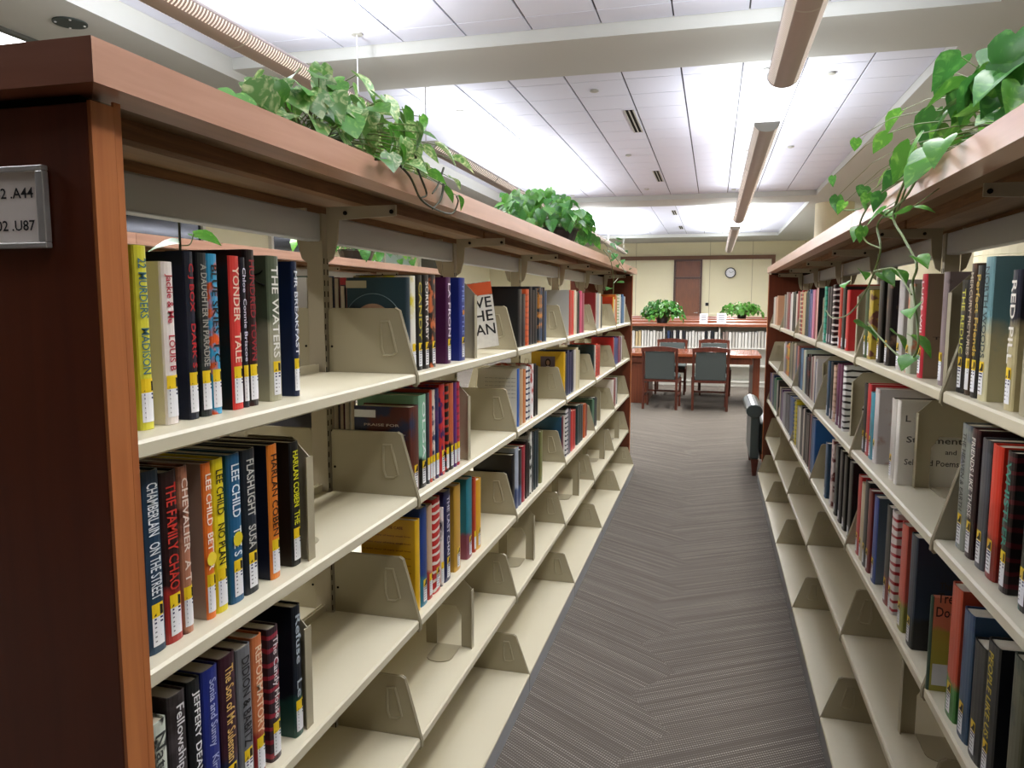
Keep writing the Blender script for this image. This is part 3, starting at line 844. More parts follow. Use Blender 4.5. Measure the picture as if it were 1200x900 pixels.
  (4.325, 0.101, 0.18, '1c2430', '141a24', 0, '', '', 'dark hardcover'),
 ]),
 ('L', 2, 5, -0.675, [
  (5.095, 0.079, 0.12, 'dcd4c8', 'c8c0b4', 0, '', '', 'cream slim book'),
  (5.188, 0.087, 0.102, '8c2c2c', '702020', 0, '', '', 'dark red slim book'),
  (5.289, 0.1, 0.1, 'd0ccc8', 'b8b4b0', 0, '', '', 'pale grey slim book'),
 ]),
 ('R', 0, 1, 0.440, [
  (2.767, 0.075, 0.207, 'b82c2c', '9c2020', 0, '', '', 'red hardcover'),
  (2.849, 0.056, 0.22, '181414', '101010', 0, '', '', 'black slim hardcover'),
  (2.925, 0.149, 0.228, 'a83424', '8c281c', 0, '', '', 'thick rust-red hardcover'),
  (3.088, 0.06, 0.231, '241a1c', 'd8d0cc', 2, '', '', 'black and white hardcover'),
  (3.155, 0.062, 0.226, '18141a', '2a2428', 0, '', '', 'black hardcover'),
  (3.224, 0.073, 0.224, '343038', '4c2430', 0, '', '', 'charcoal hardcover'),
  (3.317, 0.093, 0.229, '2c9078', '207460', 2, '', '', 'teal green hardcover'),
 ]),
 ('R', 0, 2, 0.440, [
  (3.919, 0.109, 0.228, 'c8a094', '181418', 5, '', '', 'pink and black hardcover facing out'),
  (4.047, 0.101, 0.222, 'b86c84', '984c64', 0, '', '', 'rose hardcover'),
  (4.159, 0.094, 0.223, '605880', '484068', 0, '', '', 'lavender slim hardcover'),
  (4.266, 0.117, 0.225, '304c7c', '24385c', 0, '', '', 'slate blue hardcover'),
  (4.396, 0.124, 0.222, '1c4040', '142c30', 0, '', '', 'dark teal hardcover'),
  (4.535, 0.148, 0.219, 'c0a880', 'a08c68', 0, '', '', 'tan hardcover'),
  (4.703, 0.193, 0.226, 'a82424', 'c8b090', 2, '', '', 'red hardcover'),
 ]),
 ('R', 0, 3, 0.440, [
  (4.952, 0.159, 0.224, '902024', '701418', 0, '', '', 'dark red hardcover'),
  (5.13, 0.171, 0.226, '181818', '101010', 0, '', '', 'black hardcover'),
  (5.321, 0.143, 0.223, 'dcd8d0', 'c8c4bc', 0, '', '', 'white slim hardcover'),
  (5.484, 0.167, 0.224, '781c28', '5c141c', 0, '', '', 'garnet hardcover'),
  (5.673, 0.235, 0.227, 'a0948c', '78706c', 0, '', '', 'grey hardcover'),
 ]),
 ('R', 0, 4, 0.440, [
  (5.992, 0.182, 0.211, 'c89878', 'b08060', 0, '', '', 'peach hardcover'),
  (6.201, 0.186, 0.205, 'd8d4cc', 'c0bcb4', 0, '', '', 'white slim hardcover'),
 ]),
 ('R', 1, 1, 0.450, [
  (2.827, 0.06, 0.232, 'e0e0dc', '141414', 2, '', '', 'zebra striped hardcover'),
  (2.895, 0.061, 0.23, '581c40', '441430', 0, '', '', 'dark purple hardcover'),
  (2.962, 0.083, 0.227, '682850', '501c3c', 0, '', '', 'plum hardcover'),
  (3.05, 0.061, 0.214, 'c8a890', 'a88870', 2, '', '', 'peach and white hardcover'),
  (3.116, 0.081, 0.222, '141c24', '101418', 0, '', '', 'blue-black hardcover'),
  (3.203, 0.09, 0.219, '284860', '1c3448', 0, '', '', 'steel blue hardcover'),
 ]),
 ('R', 1, 2, 0.450, [
  (3.796, 0.104, 0.201, 'c8c4c0', 'a8a4a0', 0, '', '', 'pale grey hardcover'),
  (3.936, 0.271, 0.208, 'd0c8bc', 'b8b0a4', 0, '', '', 'thick cream hardcover'),
  (4.248, 0.117, 0.202, '24181c', '782c2c', 3, '', '', 'black and red hardcover'),
  (4.379, 0.125, 0.199, '1c2424', '14181c', 0, '', '', 'black hardcover'),
  (4.518, 0.153, 0.214, 'b8c4b0', 'a0ac98', 0, '', '', 'celadon hardcover'),
  (4.686, 0.154, 0.216, '4c7898', '386080', 0, '', '', 'pale blue hardcover'),
  (4.857, 0.137, 0.212, '1c2840', '141c30', 0, '', '', 'navy hardcover'),
 ]),
 ('R', 1, 3, 0.450, [
  (5.114, 0.172, 0.215, 'b06c60', '984c48', 0, '', '', 'dusty pink hardcover'),
  (5.306, 0.185, 0.223, 'b8a890', 'a09078', 0, '', '', 'beige hardcover'),
  (5.512, 0.2, 0.22, '8c8870', '747058', 0, '', '', 'khaki hardcover'),
  (5.736, 0.243, 0.203, 'd8b02c', 'c8542c', 3, '', '', 'yellow and orange hardcover'),
  (5.996, 0.157, 0.2, '9894a4', '807c90', 0, '', '', 'lilac grey hardcover'),
 ]),
 ('R', 2, 1, 0.435, [
  (2.521, 0.082, 0.262, '181416', '101012', 0, '', '', 'black hardcover'),
  (2.619, 0.07, 0.262, '141416', '1c1c20', 0, '', '', 'jet black hardcover'),
  (2.708, 0.083, 0.262, '201c20', '383034', 0, '', '', 'charcoal hardcover'),
  (2.803, 0.081, 0.256, '181c24', '141418', 0, '', '', 'black hardcover'),
  (2.905, 0.133, 0.258, 'd8c8c0', '6c2c28', 3, '', '', 'white hardcover with red blotches'),
  (3.049, 0.121, 0.214, '2c4c68', '203850', 0, '', '', 'steel blue hardcover'),
 ]),
 ('R', 2, 2, 0.435, [
  (3.343, 0.209, 0.258, '2c609c', '204c80', 0, '', '', 'bright blue hardcover'),
  (3.584, 0.152, 0.246, '3c3030', '2c2424', 0, '', '', 'dark brown hardcover'),
  (3.753, 0.226, 0.25, '16161a', '101014', 0, '', '', 'thick black hardcover'),
  (4.019, 0.17, 0.222, 'dcd8cc', 'c4c0b4', 0, '', '', 'white hardcover'),
  (4.234, 0.14, 0.238, 'd8c82c', 'b8a81c', 2, '', '', 'yellow hardcover'),
 ]),
 ('R', 2, 3, 0.435, [
  (4.576, 0.204, 0.227, '245088', '1c406c', 0, '', '', 'blue hardcover'),
  (4.797, 0.225, 0.222, '34343c', '50545c', 1, '', '', 'slate hardcover'),
  (5.042, 0.207, 0.201, '8c8c94', '70747c', 1, '', '', 'grey hardcover'),
  (5.27, 0.189, 0.2, '583468', '442850', 0, '', '', 'violet hardcover'),
 ]),
 ('R', 2, 4, 0.435, [
  (5.536, 0.168, 0.228, '3c3434', '2c2828', 0, '', '', 'dark grey hardcover'),
  (5.728, 0.18, 0.228, '20744c', '18583c', 0, '', '', 'emerald hardcover'),
  (5.935, 0.203, 0.228, '1c2858', '141c40', 0, '', '', 'navy hardcover'),
  (6.157, 0.178, 0.216, '6c5c90', '544878', 0, '', '', 'lilac slim hardcover'),
 ]),
]

def u_section(t, depth, th=.0022, n=6, round_=.0045):
    out = [(-depth, -t/2)]; inn = [(-depth, -t/2+th)]
    for i in range(n+1):
        a = -PI/2 + PI*i/n
        out.append((-round_+round_*math.cos(a), (t/2)*math.sin(a) if 0 < i < n else (t/2)*(1 if i else -1)))
        inn.append((-round_-th*.6+round_*math.cos(a)*.8, (t/2-th)*math.sin(a) if 0 < i < n else (t/2-th)*(1 if i else -1)))
    out.append((-depth, t/2)); inn.append((-depth, t/2-th))
    return out, inn

def book(loc, rz, t, h, depth, col, acc, style, near, side, title=None, tcol='ffffff', sticker=0, tilt=None, front=None):
    """spine towards local +x, thickness along y, standing on z=0"""
    root = None
    st = 0 if style == 5 else style
    m1 = cover_mat(col, acc, st)
    m2 = cover_mat(acc, acc, 0) if style == 5 else (m1 if style != 6 else cover_mat(col, acc, 6))
    if style == 7: m1, m2 = cover_mat(col, col, 0), cover_mat('d88a6a', 'b4aa4c', 7)
    out, inn = u_section(t, depth)
    k = len(out); mb = MB()
    vs = [(x, y, 0) for x, y in out]+[(x, y, h) for x, y in out]+[(x, y, 0) for x, y in inn]+[(x, y, h) for x, y in inn]
    mb.v += vs
    for i in range(k-1):
        mi = 1 if i in (0, k-2) else 0
        mb.f.append((i, i+1, k+i+1, k+i)); mb.m.append(mi)
        mb.f.append((2*k+i+1, 2*k+i, 3*k+i, 3*k+i+1)); mb.m.append(mi)
        mb.f.append((k+i, k+i+1, 3*k+i+1, 3*k+i)); mb.m.append(mi)
        mb.f.append((i+1, i, 2*k+i, 2*k+i+1)); mb.m.append(mi)
    mb.f.append((0, k, 3*k, 2*k)); mb.m.append(0)
    mb.f.append((2*k-1, k-1, 3*k-1, 4*k-1)); mb.m.append(0)
    pg = (-depth+.004, -.006, -t/2+.0026, t/2-.0026, .003, h-.0035)
    if not near:
        mb.box(*pg, 2)
        root = mb.build('book', [m1, m2, M_PAGE], None, loc, rz)
    else:
        root = empty('book', loc, rz)
        mb.build('cover', [m1, m2], root)
        MB().box(*pg).build('page_block', M_PAGE, root)
    if tilt: root.rotation_euler = tilt
    def prof(y):  # spine surface x at y
        a = math.asin(max(-1, min(1, y/(t/2))))
        return -.0045+.0045*math.cos(a)
    if near and sticker:
        w = min(.020, t*.86)/2; s = MB(); n = 4
        yo = 0
        zs = [(.010, .048, 0), (.048, .066, 1)] if sticker == 2 else [(.010, .040, 0)]
        for z0, z1, mi in zs:
            for i in range(n):
                a = -w+2*w*i/n; b = -w+2*w*(i+1)/n
                s.add([(prof(a)+.0007, a, z0), (prof(b)+.0007, b, z0), (prof(b)+.0007, b, z1), (prof(a)+.0007, a, z1)], [(0, 1, 2, 3)], mi)
        x = prof(w*.7)+.0010
        if sticker == 2:
            s.add([(x, -w*.8, .050), (x, w*.85, .050), (x, w*.85, .062), (x, w*.3, .0635), (x, w*.1, .057)], [(0, 1, 2, 3, 4)], 2)
            for j in range(2): s.add([(x, -w*.7, .0445-j*.005), (x, w*.8, .0445-j*.005), (x, w*.8, .0470-j*.005), (x, -w*.7, .0470-j*.005)], [(0, 1, 2, 3)], 3)
        for j in range(4 if sticker == 2 else 3):
            z = .034-j*.0062
            s.add([(x, -w*.7, z), (x, w*(.1+.5*rnd.random()), z), (x, w*.3, z+.0018), (x, -w*.7, z+.0018)], [(0, 1, 2, 3)], 4)
        s.build('call_number_label', [M_WHITE, M_YEL, M_BLK, M_NAVY, flat('grey_print', (110, 108, 112), .6)], root)
    if near and title:
        z0, z1 = h-.016, (.072 if sticker == 2 else .05)
        hh = min(t*.62, .019)
        xx = .0006
        tm = text_mesh(title, (xx, -hh/2, z0), (0, 0, -1), (0, 1, 0), z0-z1, hh, None)
        tm.build('title', flat('ink_'+tcol, srgb_t(tcol), .4), root)
    return root

def srgb_t(h): return tuple(int(h[i:i+2], 16) for i in (0, 2, 4))

def shade(h, k):
    c = srgb_t(h); return '%02x%02x%02x' % tuple(int(max(0, min(255, v*k+rnd.uniform(-8, 8)))) for v in c)

placed = {}
for side, s, bay, xs, ents in RUNS:
    y00 = .688 if side == 'L' else .6616+.914
    mg = .018 if bay >= 2 else .006
    b0 = y00+L*bay+(.165 if side == 'R' and bay == 2 and s < 2 else mg); b1 = y00+L*(bay+1)-mg
    sgn = 1 if side == 'L' else -1
    xc = -.90 if side == 'L' else .668
    rows = []
    # fit the run inside its bay
    e0 = ents[0][0]; e1 = max(e[0]+e[1] for e in ents)
    sh = 0; sc = 1
    far = (bay >= 2)
    if e1-e0 > b1-b0: sc = (b1-b0)/(e1-e0)
    if not far: sc = 1
    if e0 < b0: sh = b0-e0
    if e0+(e1-e0)*sc+sh > b1:
        if far: sh = b1-e0-(e1-e0)*sc
        # near runs are pushed back from the bay's far bracket, below
    for e in ents:
        y = e0+(e[0]-e0)*sc+sh; t = e[1]*sc
        e = list(e)
        if far and t > .055:
            n = max(2, round(t/(.046 if bay == 2 else .062)))
            for q in range(n):
                f = list(e)
                if q:
                    f[3] = shade(e[3 if q % 2 else 4], rnd.uniform(.75, 1.2)) if rnd.random() < .6 else rnd.choice(['2a2c34', 'cfc8ba', '7a2a2c', '2c4a6c', '4c5a4c', 'b8a68c', '1c1c20'])
                    if f[5] == 5: f[5] = 0
                f[2] = e[2]*(rnd.uniform(.92, 1.0) if q else 1)
                rows.append((y+t*q/n, t/n-.001, f, q))
        else:
            tt = t-.0008
            if t > .058: tt = min(t, .05)
            rows.append((y, tt, e, 0))
    if not far:
        lim = b1
        for i in range(len(rows)-1, -1, -1):
            y, t, e, q = rows[i]
            if y+t > lim: rows[i] = (lim-t, t, e, q)
            lim = min(lim, rows[i][0]-.0008)
        for i in range(len(rows)):
            lo = b0 if i == 0 else rows[i-1][0]+rows[i-1][1]+.0005
            if rows[i][0] < lo: rows[i] = (lo, rows[i][1], rows[i][2], rows[i][3])
    for i, (y, t, e, q) in enumerate(rows):
        near = (bay <= 1 if side == 'L' else bay <= 0) or (bay == 1)
        h = e[2] if e[2] > .17 else .2
        h = min(h, .250 if s else .262)
        col, acc, style, title, tcol, desc = e[3:9]
        if q: desc = {0: 'far slim book', 1: 'slim book', 2: 'slim book'}.get(0)
        depth = rnd.uniform(.145, .165)
        loc = (xs-(.012 if style == 7 else 0), y+t/2, ZSH[s]+.0005)
        if side == 'R' and s == 1 and bay == 0 and i == 3: style = 1
        st = 0
        if near: st = 2 if (bay <= 0 or (side == 'L' and bay == 1)) else 1
        if 'facing out' in desc or 'printed with' in desc: st = 0
        bk = book(loc, 0 if sgn > 0 else PI, t, h, depth, col, acc, style, near, side, title or None, tcol or 'ffffff', st)
        word = {'L': 'left', 'R': 'right'}[side]
        bi = (bay if side == 'L' else bay+1)
        bn = ['nearest', 'second', 'third', 'fourth', 'fifth', 'farthest'][bi]
        if q:
            d = 'slim %s book' % ('dark' if sum(srgb_t(col)) < 260 else 'light' if sum(srgb_t(col)) > 520 else 'mid-toned')
        else: d = desc
        lab = "%s, %s from the near end of %s %s shelf, %s bay" % (d, ORD[i], word, SHN[s], bn)
        if len(lab.split()) > 16: lab = "%s, %s along %s %s shelf, %s bay" % (d, ORD[i], word, SHN[s], bn)
        if len(lab.split()) > 16: lab = "%s, %s on %s %s shelf" % (d, ORD[i], word, SHN[s])
        tag(bk, lab, 'book', 'books on the %s range, %s shelf, %s bay' % (word, SHN[s], bn))
        placed.setdefault((side, s, bay), []).append((y, y+t, bk))

# third shelf, nearest left bay (spines cut by the lower edge of the frame)
SLOW = [(.752, .030, .214, 'cdd4c4', '2a2a28', 3, 'Natural H', '3c403c', 'pale green paperback with black marks'),
 (.786, .034, .233, '2a2426', '4a4446', 1, 'Fellowship Point', 'e8e8e8', 'charcoal hardcover with white serif lettering'),
 (.824, .026, .235, '14181c', '3a9ad0', 4, 'JEFFERY DEAVER', 'f4f4f4', 'black hardcover with tall white capitals'),
 (.853, .036, .235, '1c2c80', '101c58', 0, 'Sonia and Sunny   Kiran', 'b8c0e0', 'royal blue hardcover with pale lettering'),
 (.892, .038, .236, '3a1828', '101c40', 4, 'The Son of Mr Suleman', 'e8c070', 'plum and navy hardcover with gold script'),
 (.933, .036, .230, '74767a', '64666a', 0, 'DIDION & BABITZ', '1c1c20', 'grey hardcover with large black capitals'),
 (.971, .028, .232, 'd07848', 'a02c2c', 4, 'REFORMATORY', 'f4d8b8', 'orange and red hardcover with cream capitals'),
 (1.015, .030, .227, '3c2c34', '9c3040', 2, 'The Candy House', 'f0e8e8', 'plaid red and green hardcover with white lettering'),
 (1.088, .026, .235, '141c28', '1c4a40', 4, 'Refuse   Le', 'b8c4cc', 'midnight hardcover with a green foot')]
for i, e in enumerate(SLOW):
    bk = book((-.675, e[0]+e[1]/2, ZSH[2]+.0005), 0, e[1]-.0008, e[2], .16, e[3], e[4], e[5], True, 'L', e[6], e[7], 2)
    tag(bk, '%s, %s along left third shelf, nearest bay' % (e[8], ORD[i]), 'book', 'books on the left range, third shelf, nearest bay')

# printed fronts turned towards the aisle's near end
def front_text(bk, side, lines, col, t, zoff=0):
    """lines: (text, depth position of left end, z, width, height) on the cover that faces the near end (-y world)"""
    m = MB()
    for body, a, z, w, hh in lines:
        if side == 'L':   # local -y face; reading direction +x, starts deep inside
            text_mesh(body, (a, -t/2-.0006, z), (1, 0, 0), (0, 0, 1), w, hh, None, mb=m)
        else:             # local +y face (world -y); reading direction local -x
            text_mesh(body, (a, t/2+.0006, z), (-1, 0, 0), (0, 0, 1), w, hh, None, mb=m)
    m.build('front_lettering', flat('ink_'+col, srgb_t(col), .4), bk)
def getb(side, s, bay, i): return placed[(side, s, bay)][i]
y, y1, bk = getb('R', 1, 0, 5)
def find(side, s, bay, key):
    for y, y1, b in placed[(side, s, bay)]:
        if key in b['label']: return b, y1-y
b_, t_ = find('R', 1, 0, 'printed with')
front_text(b_, 'R', [('L', -.016, .160, .012, .016), ('Statement', -.020, .108, .125, .016), ('and', -.108, .082, .025, .012), ('Selected Poems', -.018, .052, .122, .015)], '4a4844', t_)
b_, t_ = find('R', 2, -1, 'facing out')
front_text(b_, 'R', [('The', -.012, .205, .022, .014), ('Tree', -.010, .178, .036, .020), ('Doctor', -.009, .150, .058, .020)], '2c2420', t_)
m = MB().box(-.038, -.008, t_/2+.0004, t_/2+.001, .012, .055); m.build('front_label', M_WHITE, b_)
b_, t_ = find('R', 0, 0, 'brown front')
b_, t_ = find('R', 0, 0, 'red-spined')
front_text(b_, 'R', [('T', -.08, .165, .02, .02), ('S', -.075, .115, .024, .024), ('T E R R', -.02, .085, .08, .006), ('A', -.06, .022, .008, .008)], '3c2c24', t_)
b_, t_ = find('L', 2, 1, 'yellow hardcover printed')
front_text(b_, 'L', [('FROM THE CASE', -.11, .205, .075, .007)]+[('a quiet story of many small lines', -.14, .185-.018*k, .125, .005) for k in range(8)], '7a2c14', t_)
b_, t_ = find('L', 1, 1, 'rust-brown')
front_text(b_, 'L', [('PRAISE FOR', -.12, .160, .09, .006), ('and the one who waited at home', -.13, .140, .115, .004), ('and then came back again', -.12, .125, .10, .004)], 'd8c8b8', t_)
MB().box(-.145, -.09, -t_/2-.0010, -t_/2-.0003, .180, .198).build('barcode_sticker', M_WHITE, b_)
b_, t_ = find('L', 0, 1, 'slate-blue')
MB().box(-.152, -.10, -t_/2-.0010, -t_/2-.0003, .196, .213).build('barcode_sticker', flat('old_sticker', (196, 186, 156), .6), b_)
m = MB(); nn = 22
m.add([(-.085+.055*math.cos(PI*i/nn), -t_/2-.0006, .10+.06*math.sin(PI*i/nn)) for i in range(nn+1)], [tuple(range(nn+1))])
m.build('moon_print', flat('moon_print', (186, 150, 122), .5, noise=.35, nscale=60), b_)
m = MB().tube([(-.085+.075*math.cos(PI*(.08+.84*i/nn)), -t_/2-.0006, .105+.078*math.sin(PI*(.08+.84*i/nn))) for i in range(nn+1)], .0008, 4)
m.build('arc_print', flat('arc_print', (110, 130, 140), .5), b_)
# cover pictures on the third bay, second shelf
b_, t_ = find('L', 1, 2, 'white-fronted')
front_text(b_, 'L', [('the story of a garden kept alive', -.125, .175-.014*k, .115, .004) for k in range(6)], '6a6660', t_)
b_, t_ = find('L', 1, 3, 'portrait photograph')
MB().box(-.115, -.045, -t_/2-.001, -t_/2-.0003, .10, .195).build('portrait_print', flat('portrait_ground', (120, 104, 116), .5), b_)
m = MB().add([(-.100, -t_/2-.0014, .10), (-.058, -t_/2-.0014, .10), (-.062, -t_/2-.0014, .140), (-.079, -t_/2-.0014, .152), (-.096, -t_/2-.0014, .140)], [(0, 1, 2, 3, 4)])
m.build('portrait_blouse', M_WHITE, b_)
m = MB(); m.add([(-.079+.014*math.cos(2*PI*i/16), -t_/2-.0014, .166+.019*math.sin(2*PI*i/16)) for i in range(16)], [tuple(range(16))], 0)
m.add([(-.079+.008*math.cos(2*PI*i/16), -t_/2-.0018, .165+.012*math.sin(2*PI*i/16)) for i in range(16)], [tuple(range(16))], 1)
m.build('portrait_head', [flat('portrait_hair', (50, 32, 28), .6), flat('portrait_face', (190, 150, 128), .6)], b_)
# spider on the pale green front
b_, t_ = find('L', 0, 0, 'dark spine art')
m = MB()
for k in range(8):
    a = PI*k/3.5+.3; c0 = (-.035, -t_/2-.001, .205)
    m.tube([c0, (-.035+.02*math.cos(a), -t_/2-.001, .205+.018*math.sin(a)), (-.035+.030*math.cos(a+.3), -t_/2-.001, .205+.028*math.sin(a+.3)-.006)], .0011, 4)
m.add([(-.035+.009*math.cos(2*PI*i/12), -t_/2-.0012, .205+.011*math.sin(2*PI*i/12)) for i in range(12)], [tuple(range(12))])
m.build('spider_print', M_BLK, b_)
# orange seals
for key, s, bay, z, r, col in (('royal blue hardcover', 0, 1, .135, .008, (220, 140, 50)), ('mid-blue', 1, 0, .098, .011, (226, 206, 40)), ('orange-spined hardcover with sepia', 1, 0, .088, .010, (240, 214, 60))):
    b_, t_ = find('L', s, bay, key)
    MB().add([(.0012, r*math.cos(2*PI*i/18), z+r*math.sin(2*PI*i/18)) for i in range(18)], [tuple(range(18))]).build('seal_print', flat('seal_%d' % col[1], col, .4), b_)

# displayed book slumped against the bookend, top left shelf, second bay
lb = book((-.664, 2.31, ZSH[0]+.0275), 0, .03, .205, .15, 'dcd8cc', '7c7460', 3, True, 'L', None, 'ffffff', 0)
lb.rotation_euler = (0, math.radians(-8), math.radians(34))
tag(lb, 'white display book with orange top slumped behind the bookend on left top shelf', 'book')
m = MB()
for body, a, z, w in (('LOVE', -.125, .125, .116), ('THE', -.105, .083, .096), ('MAN', -.105, .040, .098)):
    text_mesh(body, (a, -.0162, z), (1, 0, 0), (0, 0, 1), w, .034, None, mb=m)
m.build('front_lettering', flat('ink_char', (30, 30, 28), .4), lb)
MB().box(-.149, -.002, -.0158, -.0152, .165, .204).build('orange_band', flat('orange_band', (214, 92, 48), .4), lb)
MB().box(-.149, -.002, -.0159, -.0153, .0, .163).build('front_sheet', flat('pale_sheet', (226, 222, 210), .4, noise=.2, nscale=60), lb)

# books on the back side of the left range, seen through it
PAL = ['7a1a34', '1c1c20', '2c3c54', 'cfc8ba', '5c2a20', '38503c', 'b8a68c', '20242c', '8a2424', '2c2430', '4a4a50', 'd8d4cc']
for s in (0, 1, 2):
    for bay in ((0, 1) if s < 2 else (0,)):
        y = .688+L*bay+.06+rnd.random()*.03; i = 0
        n = 7
        while i < n:
            t = rnd.uniform(.024, .042); h = rnd.uniform(.205, .24)
            c = rnd.choice(PAL)
            bk = book((-1.125, y+t/2, ZSH[s]+.0005), PI, t-.001, h, .155, c, c, 0, False, 'L')
            tag(bk, 'book with its fore-edge turned to us, %s on rear %s shelf, %s bay, left range' % (ORD[i], SHN[s], ['nearest', 'second', 'third'][bay]), 'book',
                'books on the rear side of the left range')
            y += t; i += 1

# ---------------------------------------------------------------- bookends
be_pts = [(0, 0), (0, .185), (.032, .218), (.118, .218), (.150, .185), (.150, 0), (.115, 0), (.115, .100), (.098, .128), (.052, .128), (.035, .100), (.035, 0)]
m = MB()
# inverted-U plate with an arched window (built from convex pieces), side flange and tongue
for poly in ([(0, 0), (.035, 0), (.035, .100), (0, .185)], [(0, .185), (.035, .100), (.052, .128), (.032, .218)], [(.032, .218), (.052, .128), (.098, .128), (.118, .218)],
             [(.118, .218), (.098, .128), (.115, .100), (.150, .185)], [(.150, .185), (.115, .100), (.115, 0), (.150, 0)]):
    m.prism(poly, 'y', -.001, .001)
ME_BEP = m.mesh('plate', M_END)
ME_BEF = MB().box(.1485, .151, -.011, .011, .0, .184).mesh('flange', M_END)
tp = [(.037, 0), (.037, -.085)] + [(.075-.038*math.cos(PI*i/8), -.085-.030*math.sin(PI*i/8)) for i in range(9)][1:] + [(.113, 0)]
ME_BET = MB().prism(tp, 'z', .0004, .0022).mesh('tongue', M_END)
BE = [('L', 0, 0, None, 0), ('L', 1, 0, 1.150, -.672), ('L', 2, 0, 1.128, -.672), ('L', 0, 1, 2.090, -.668), ('L', 1, 1, 2.025, -.668), ('L', 3, 1, 2.085, -.68), ('L', 3, 2, 2.90, -.68),
      ('L', 3, 3, 3.96, -.68), ('L', 3, 4, 4.95, -.68), ('L', 3, 5, 5.75, -.68), ('L', 2, 4, 4.72, -.68), ('L', 1, 5, 5.95, -.68),
      ('R', 0, -1, 1.245, .44), ('R', 0, 0, 1.632, .44), ('R', 1, 0, 2.035, .487), ('R', 2, 0, 1.800, .465), ('R', 3, 0, 1.93, .47), ('R', 0, 1, 2.66, .45), ('R', 1, 1, 2.74, .46),
      ('R', 0, 2, 3.535, .46), ('R', 1, 2, 3.535, .47), ('R', 3, 4, 5.45, .47)]
for side, s, bay, y, x in BE:
    if y is None: continue
    # keep clear of the books of that run
    rows = placed.get((side, s, bay), [])
    for (a, b, _) in rows:
        if a-.016 < y < b+.012: y = (min(r[0] for r in rows)-.017) if side == 'R' else (max(r[1] for r in rows)+.013)
    sgn = 1 if side == 'L' else -1
    r = empty('bookend', (x-(.151 if sgn > 0 else 0), y, ZSH[s]+.0006))
    word = 'left' if sgn > 0 else 'right'
    bn = ['nearest', 'second', 'third', 'fourth', 'fifth', 'farthest'][bay if side == 'L' else bay+1]
    st = 'standing alone' if (side, s, bay) not in placed else 'beside the books'
    tag(r, 'cream steel bookend %s on the %s range, %s shelf, %s bay' % (st, word, SHN[s], bn), 'bookend', 'bookends on the shelving ranges')
    link('plate', ME_BEP, r, (0, 0, 0))
    if sgn > 0: link('flange', ME_BEF, r)
    else: link('flange', ME_BEF, r, (-.1495+.001, 0, 0))
    if (sgn > 0 and st == 'beside the books') or (side, s, bay) == ('R', 0, 0): link('tongue', ME_BET, r, (.15, 0, 0), PI)
    else: link('tongue', ME_BET, r)
# ---------------------------------------------------------------- plants
def leaf_material(name, c1, c2, amt):
    m, nt, b = newmat(name, .35, .5)
    tc = nt.nodes.new('ShaderNodeTexCoord'); n = nt.nodes.new('ShaderNodeTexNoise')
    n.inputs['Scale'].default_value = 2.6; n.inputs['Detail'].default_value = 5; n.inputs['Distortion'].default_value = 1.2
    oi = nt.nodes.new('ShaderNodeObjectInfo')
    ad = nt.nodes.new('ShaderNodeVectorMath'); ad.operation = 'ADD'
    nt.links.new(tc.outputs['Object'], ad.inputs[0]); nt.links.new(oi.outputs['Location'], ad.inputs[1])
    nt.links.new(ad.outputs[0], n.inputs['Vector'])
    mr = nt.nodes.new('ShaderNodeMapRange'); mr.inputs[1].default_value = .52-amt; mr.inputs[2].default_value = .72-amt
    nt.links.new(n.outputs[0], mr.inputs[0])
    mx = nt.nodes.new('ShaderNodeMix'); mx.data_type = 'RGBA'
    mx.inputs[6].default_value = (*srgb(c1), 1); mx.inputs[7].default_value = (*srgb(c2), 1)
    nt.links.new(mr.outputs[0], mx.inputs[0])
    hs = nt.nodes.new('ShaderNodeHueSaturation')
    vr = nt.nodes.new('ShaderNodeMapRange'); vr.inputs[3].default_value = .7; vr.inputs[4].default_value = 1.3
    nt.links.new(oi.outputs['Random'], vr.inputs[0]); nt.links.new(vr.outputs[0], hs.inputs['Value'])
    nt.links.new(mx.outputs[2], hs.inputs['Color']); nt.links.new(hs.outputs[0], b.inputs['Base Color'])
    b.inputs['Transmission Weight'].default_value = 0
    b.inputs['Subsurface Weight'].default_value = .0
    out = nt.nodes['Material Output']; tl = nt.nodes.new('ShaderNodeBsdfTranslucent'); ms = nt.nodes.new('ShaderNodeMixShader'); ms.inputs[0].default_value = .35
    nt.links.new(hs.outputs[0], tl.inputs[0]); nt.links.new(b.outputs[0], ms.inputs[1]); nt.links.new(tl.outputs[0], ms.inputs[2]); nt.links.new(ms.outputs[0], out.inputs[0])
    b.inputs['Subsurface Radius'].default_value = (.01, .02, .004)
    b.inputs['Subsurface Scale'].default_value = .3
    return m
M_LEAF = leaf_material('pothos_leaf', (78, 138, 50), (124, 176, 76), 0)
M_LEAFV = leaf_material('variegated_leaf', (96, 144, 70), (204, 214, 158), .04)
M_LEAFD = leaf_material('deep_green_leaf', (60, 116, 52), (98, 156, 74), 0)
M_STEM = flat('green_stem', (92, 110, 54), .5)
M_STEMD = flat('dark_stem', (52, 54, 30), .6)
M_POT = flat('black_pot', (28, 28, 30), .4)
M_SOIL = flat('potting_soil', (44, 32, 24), .95, .1)

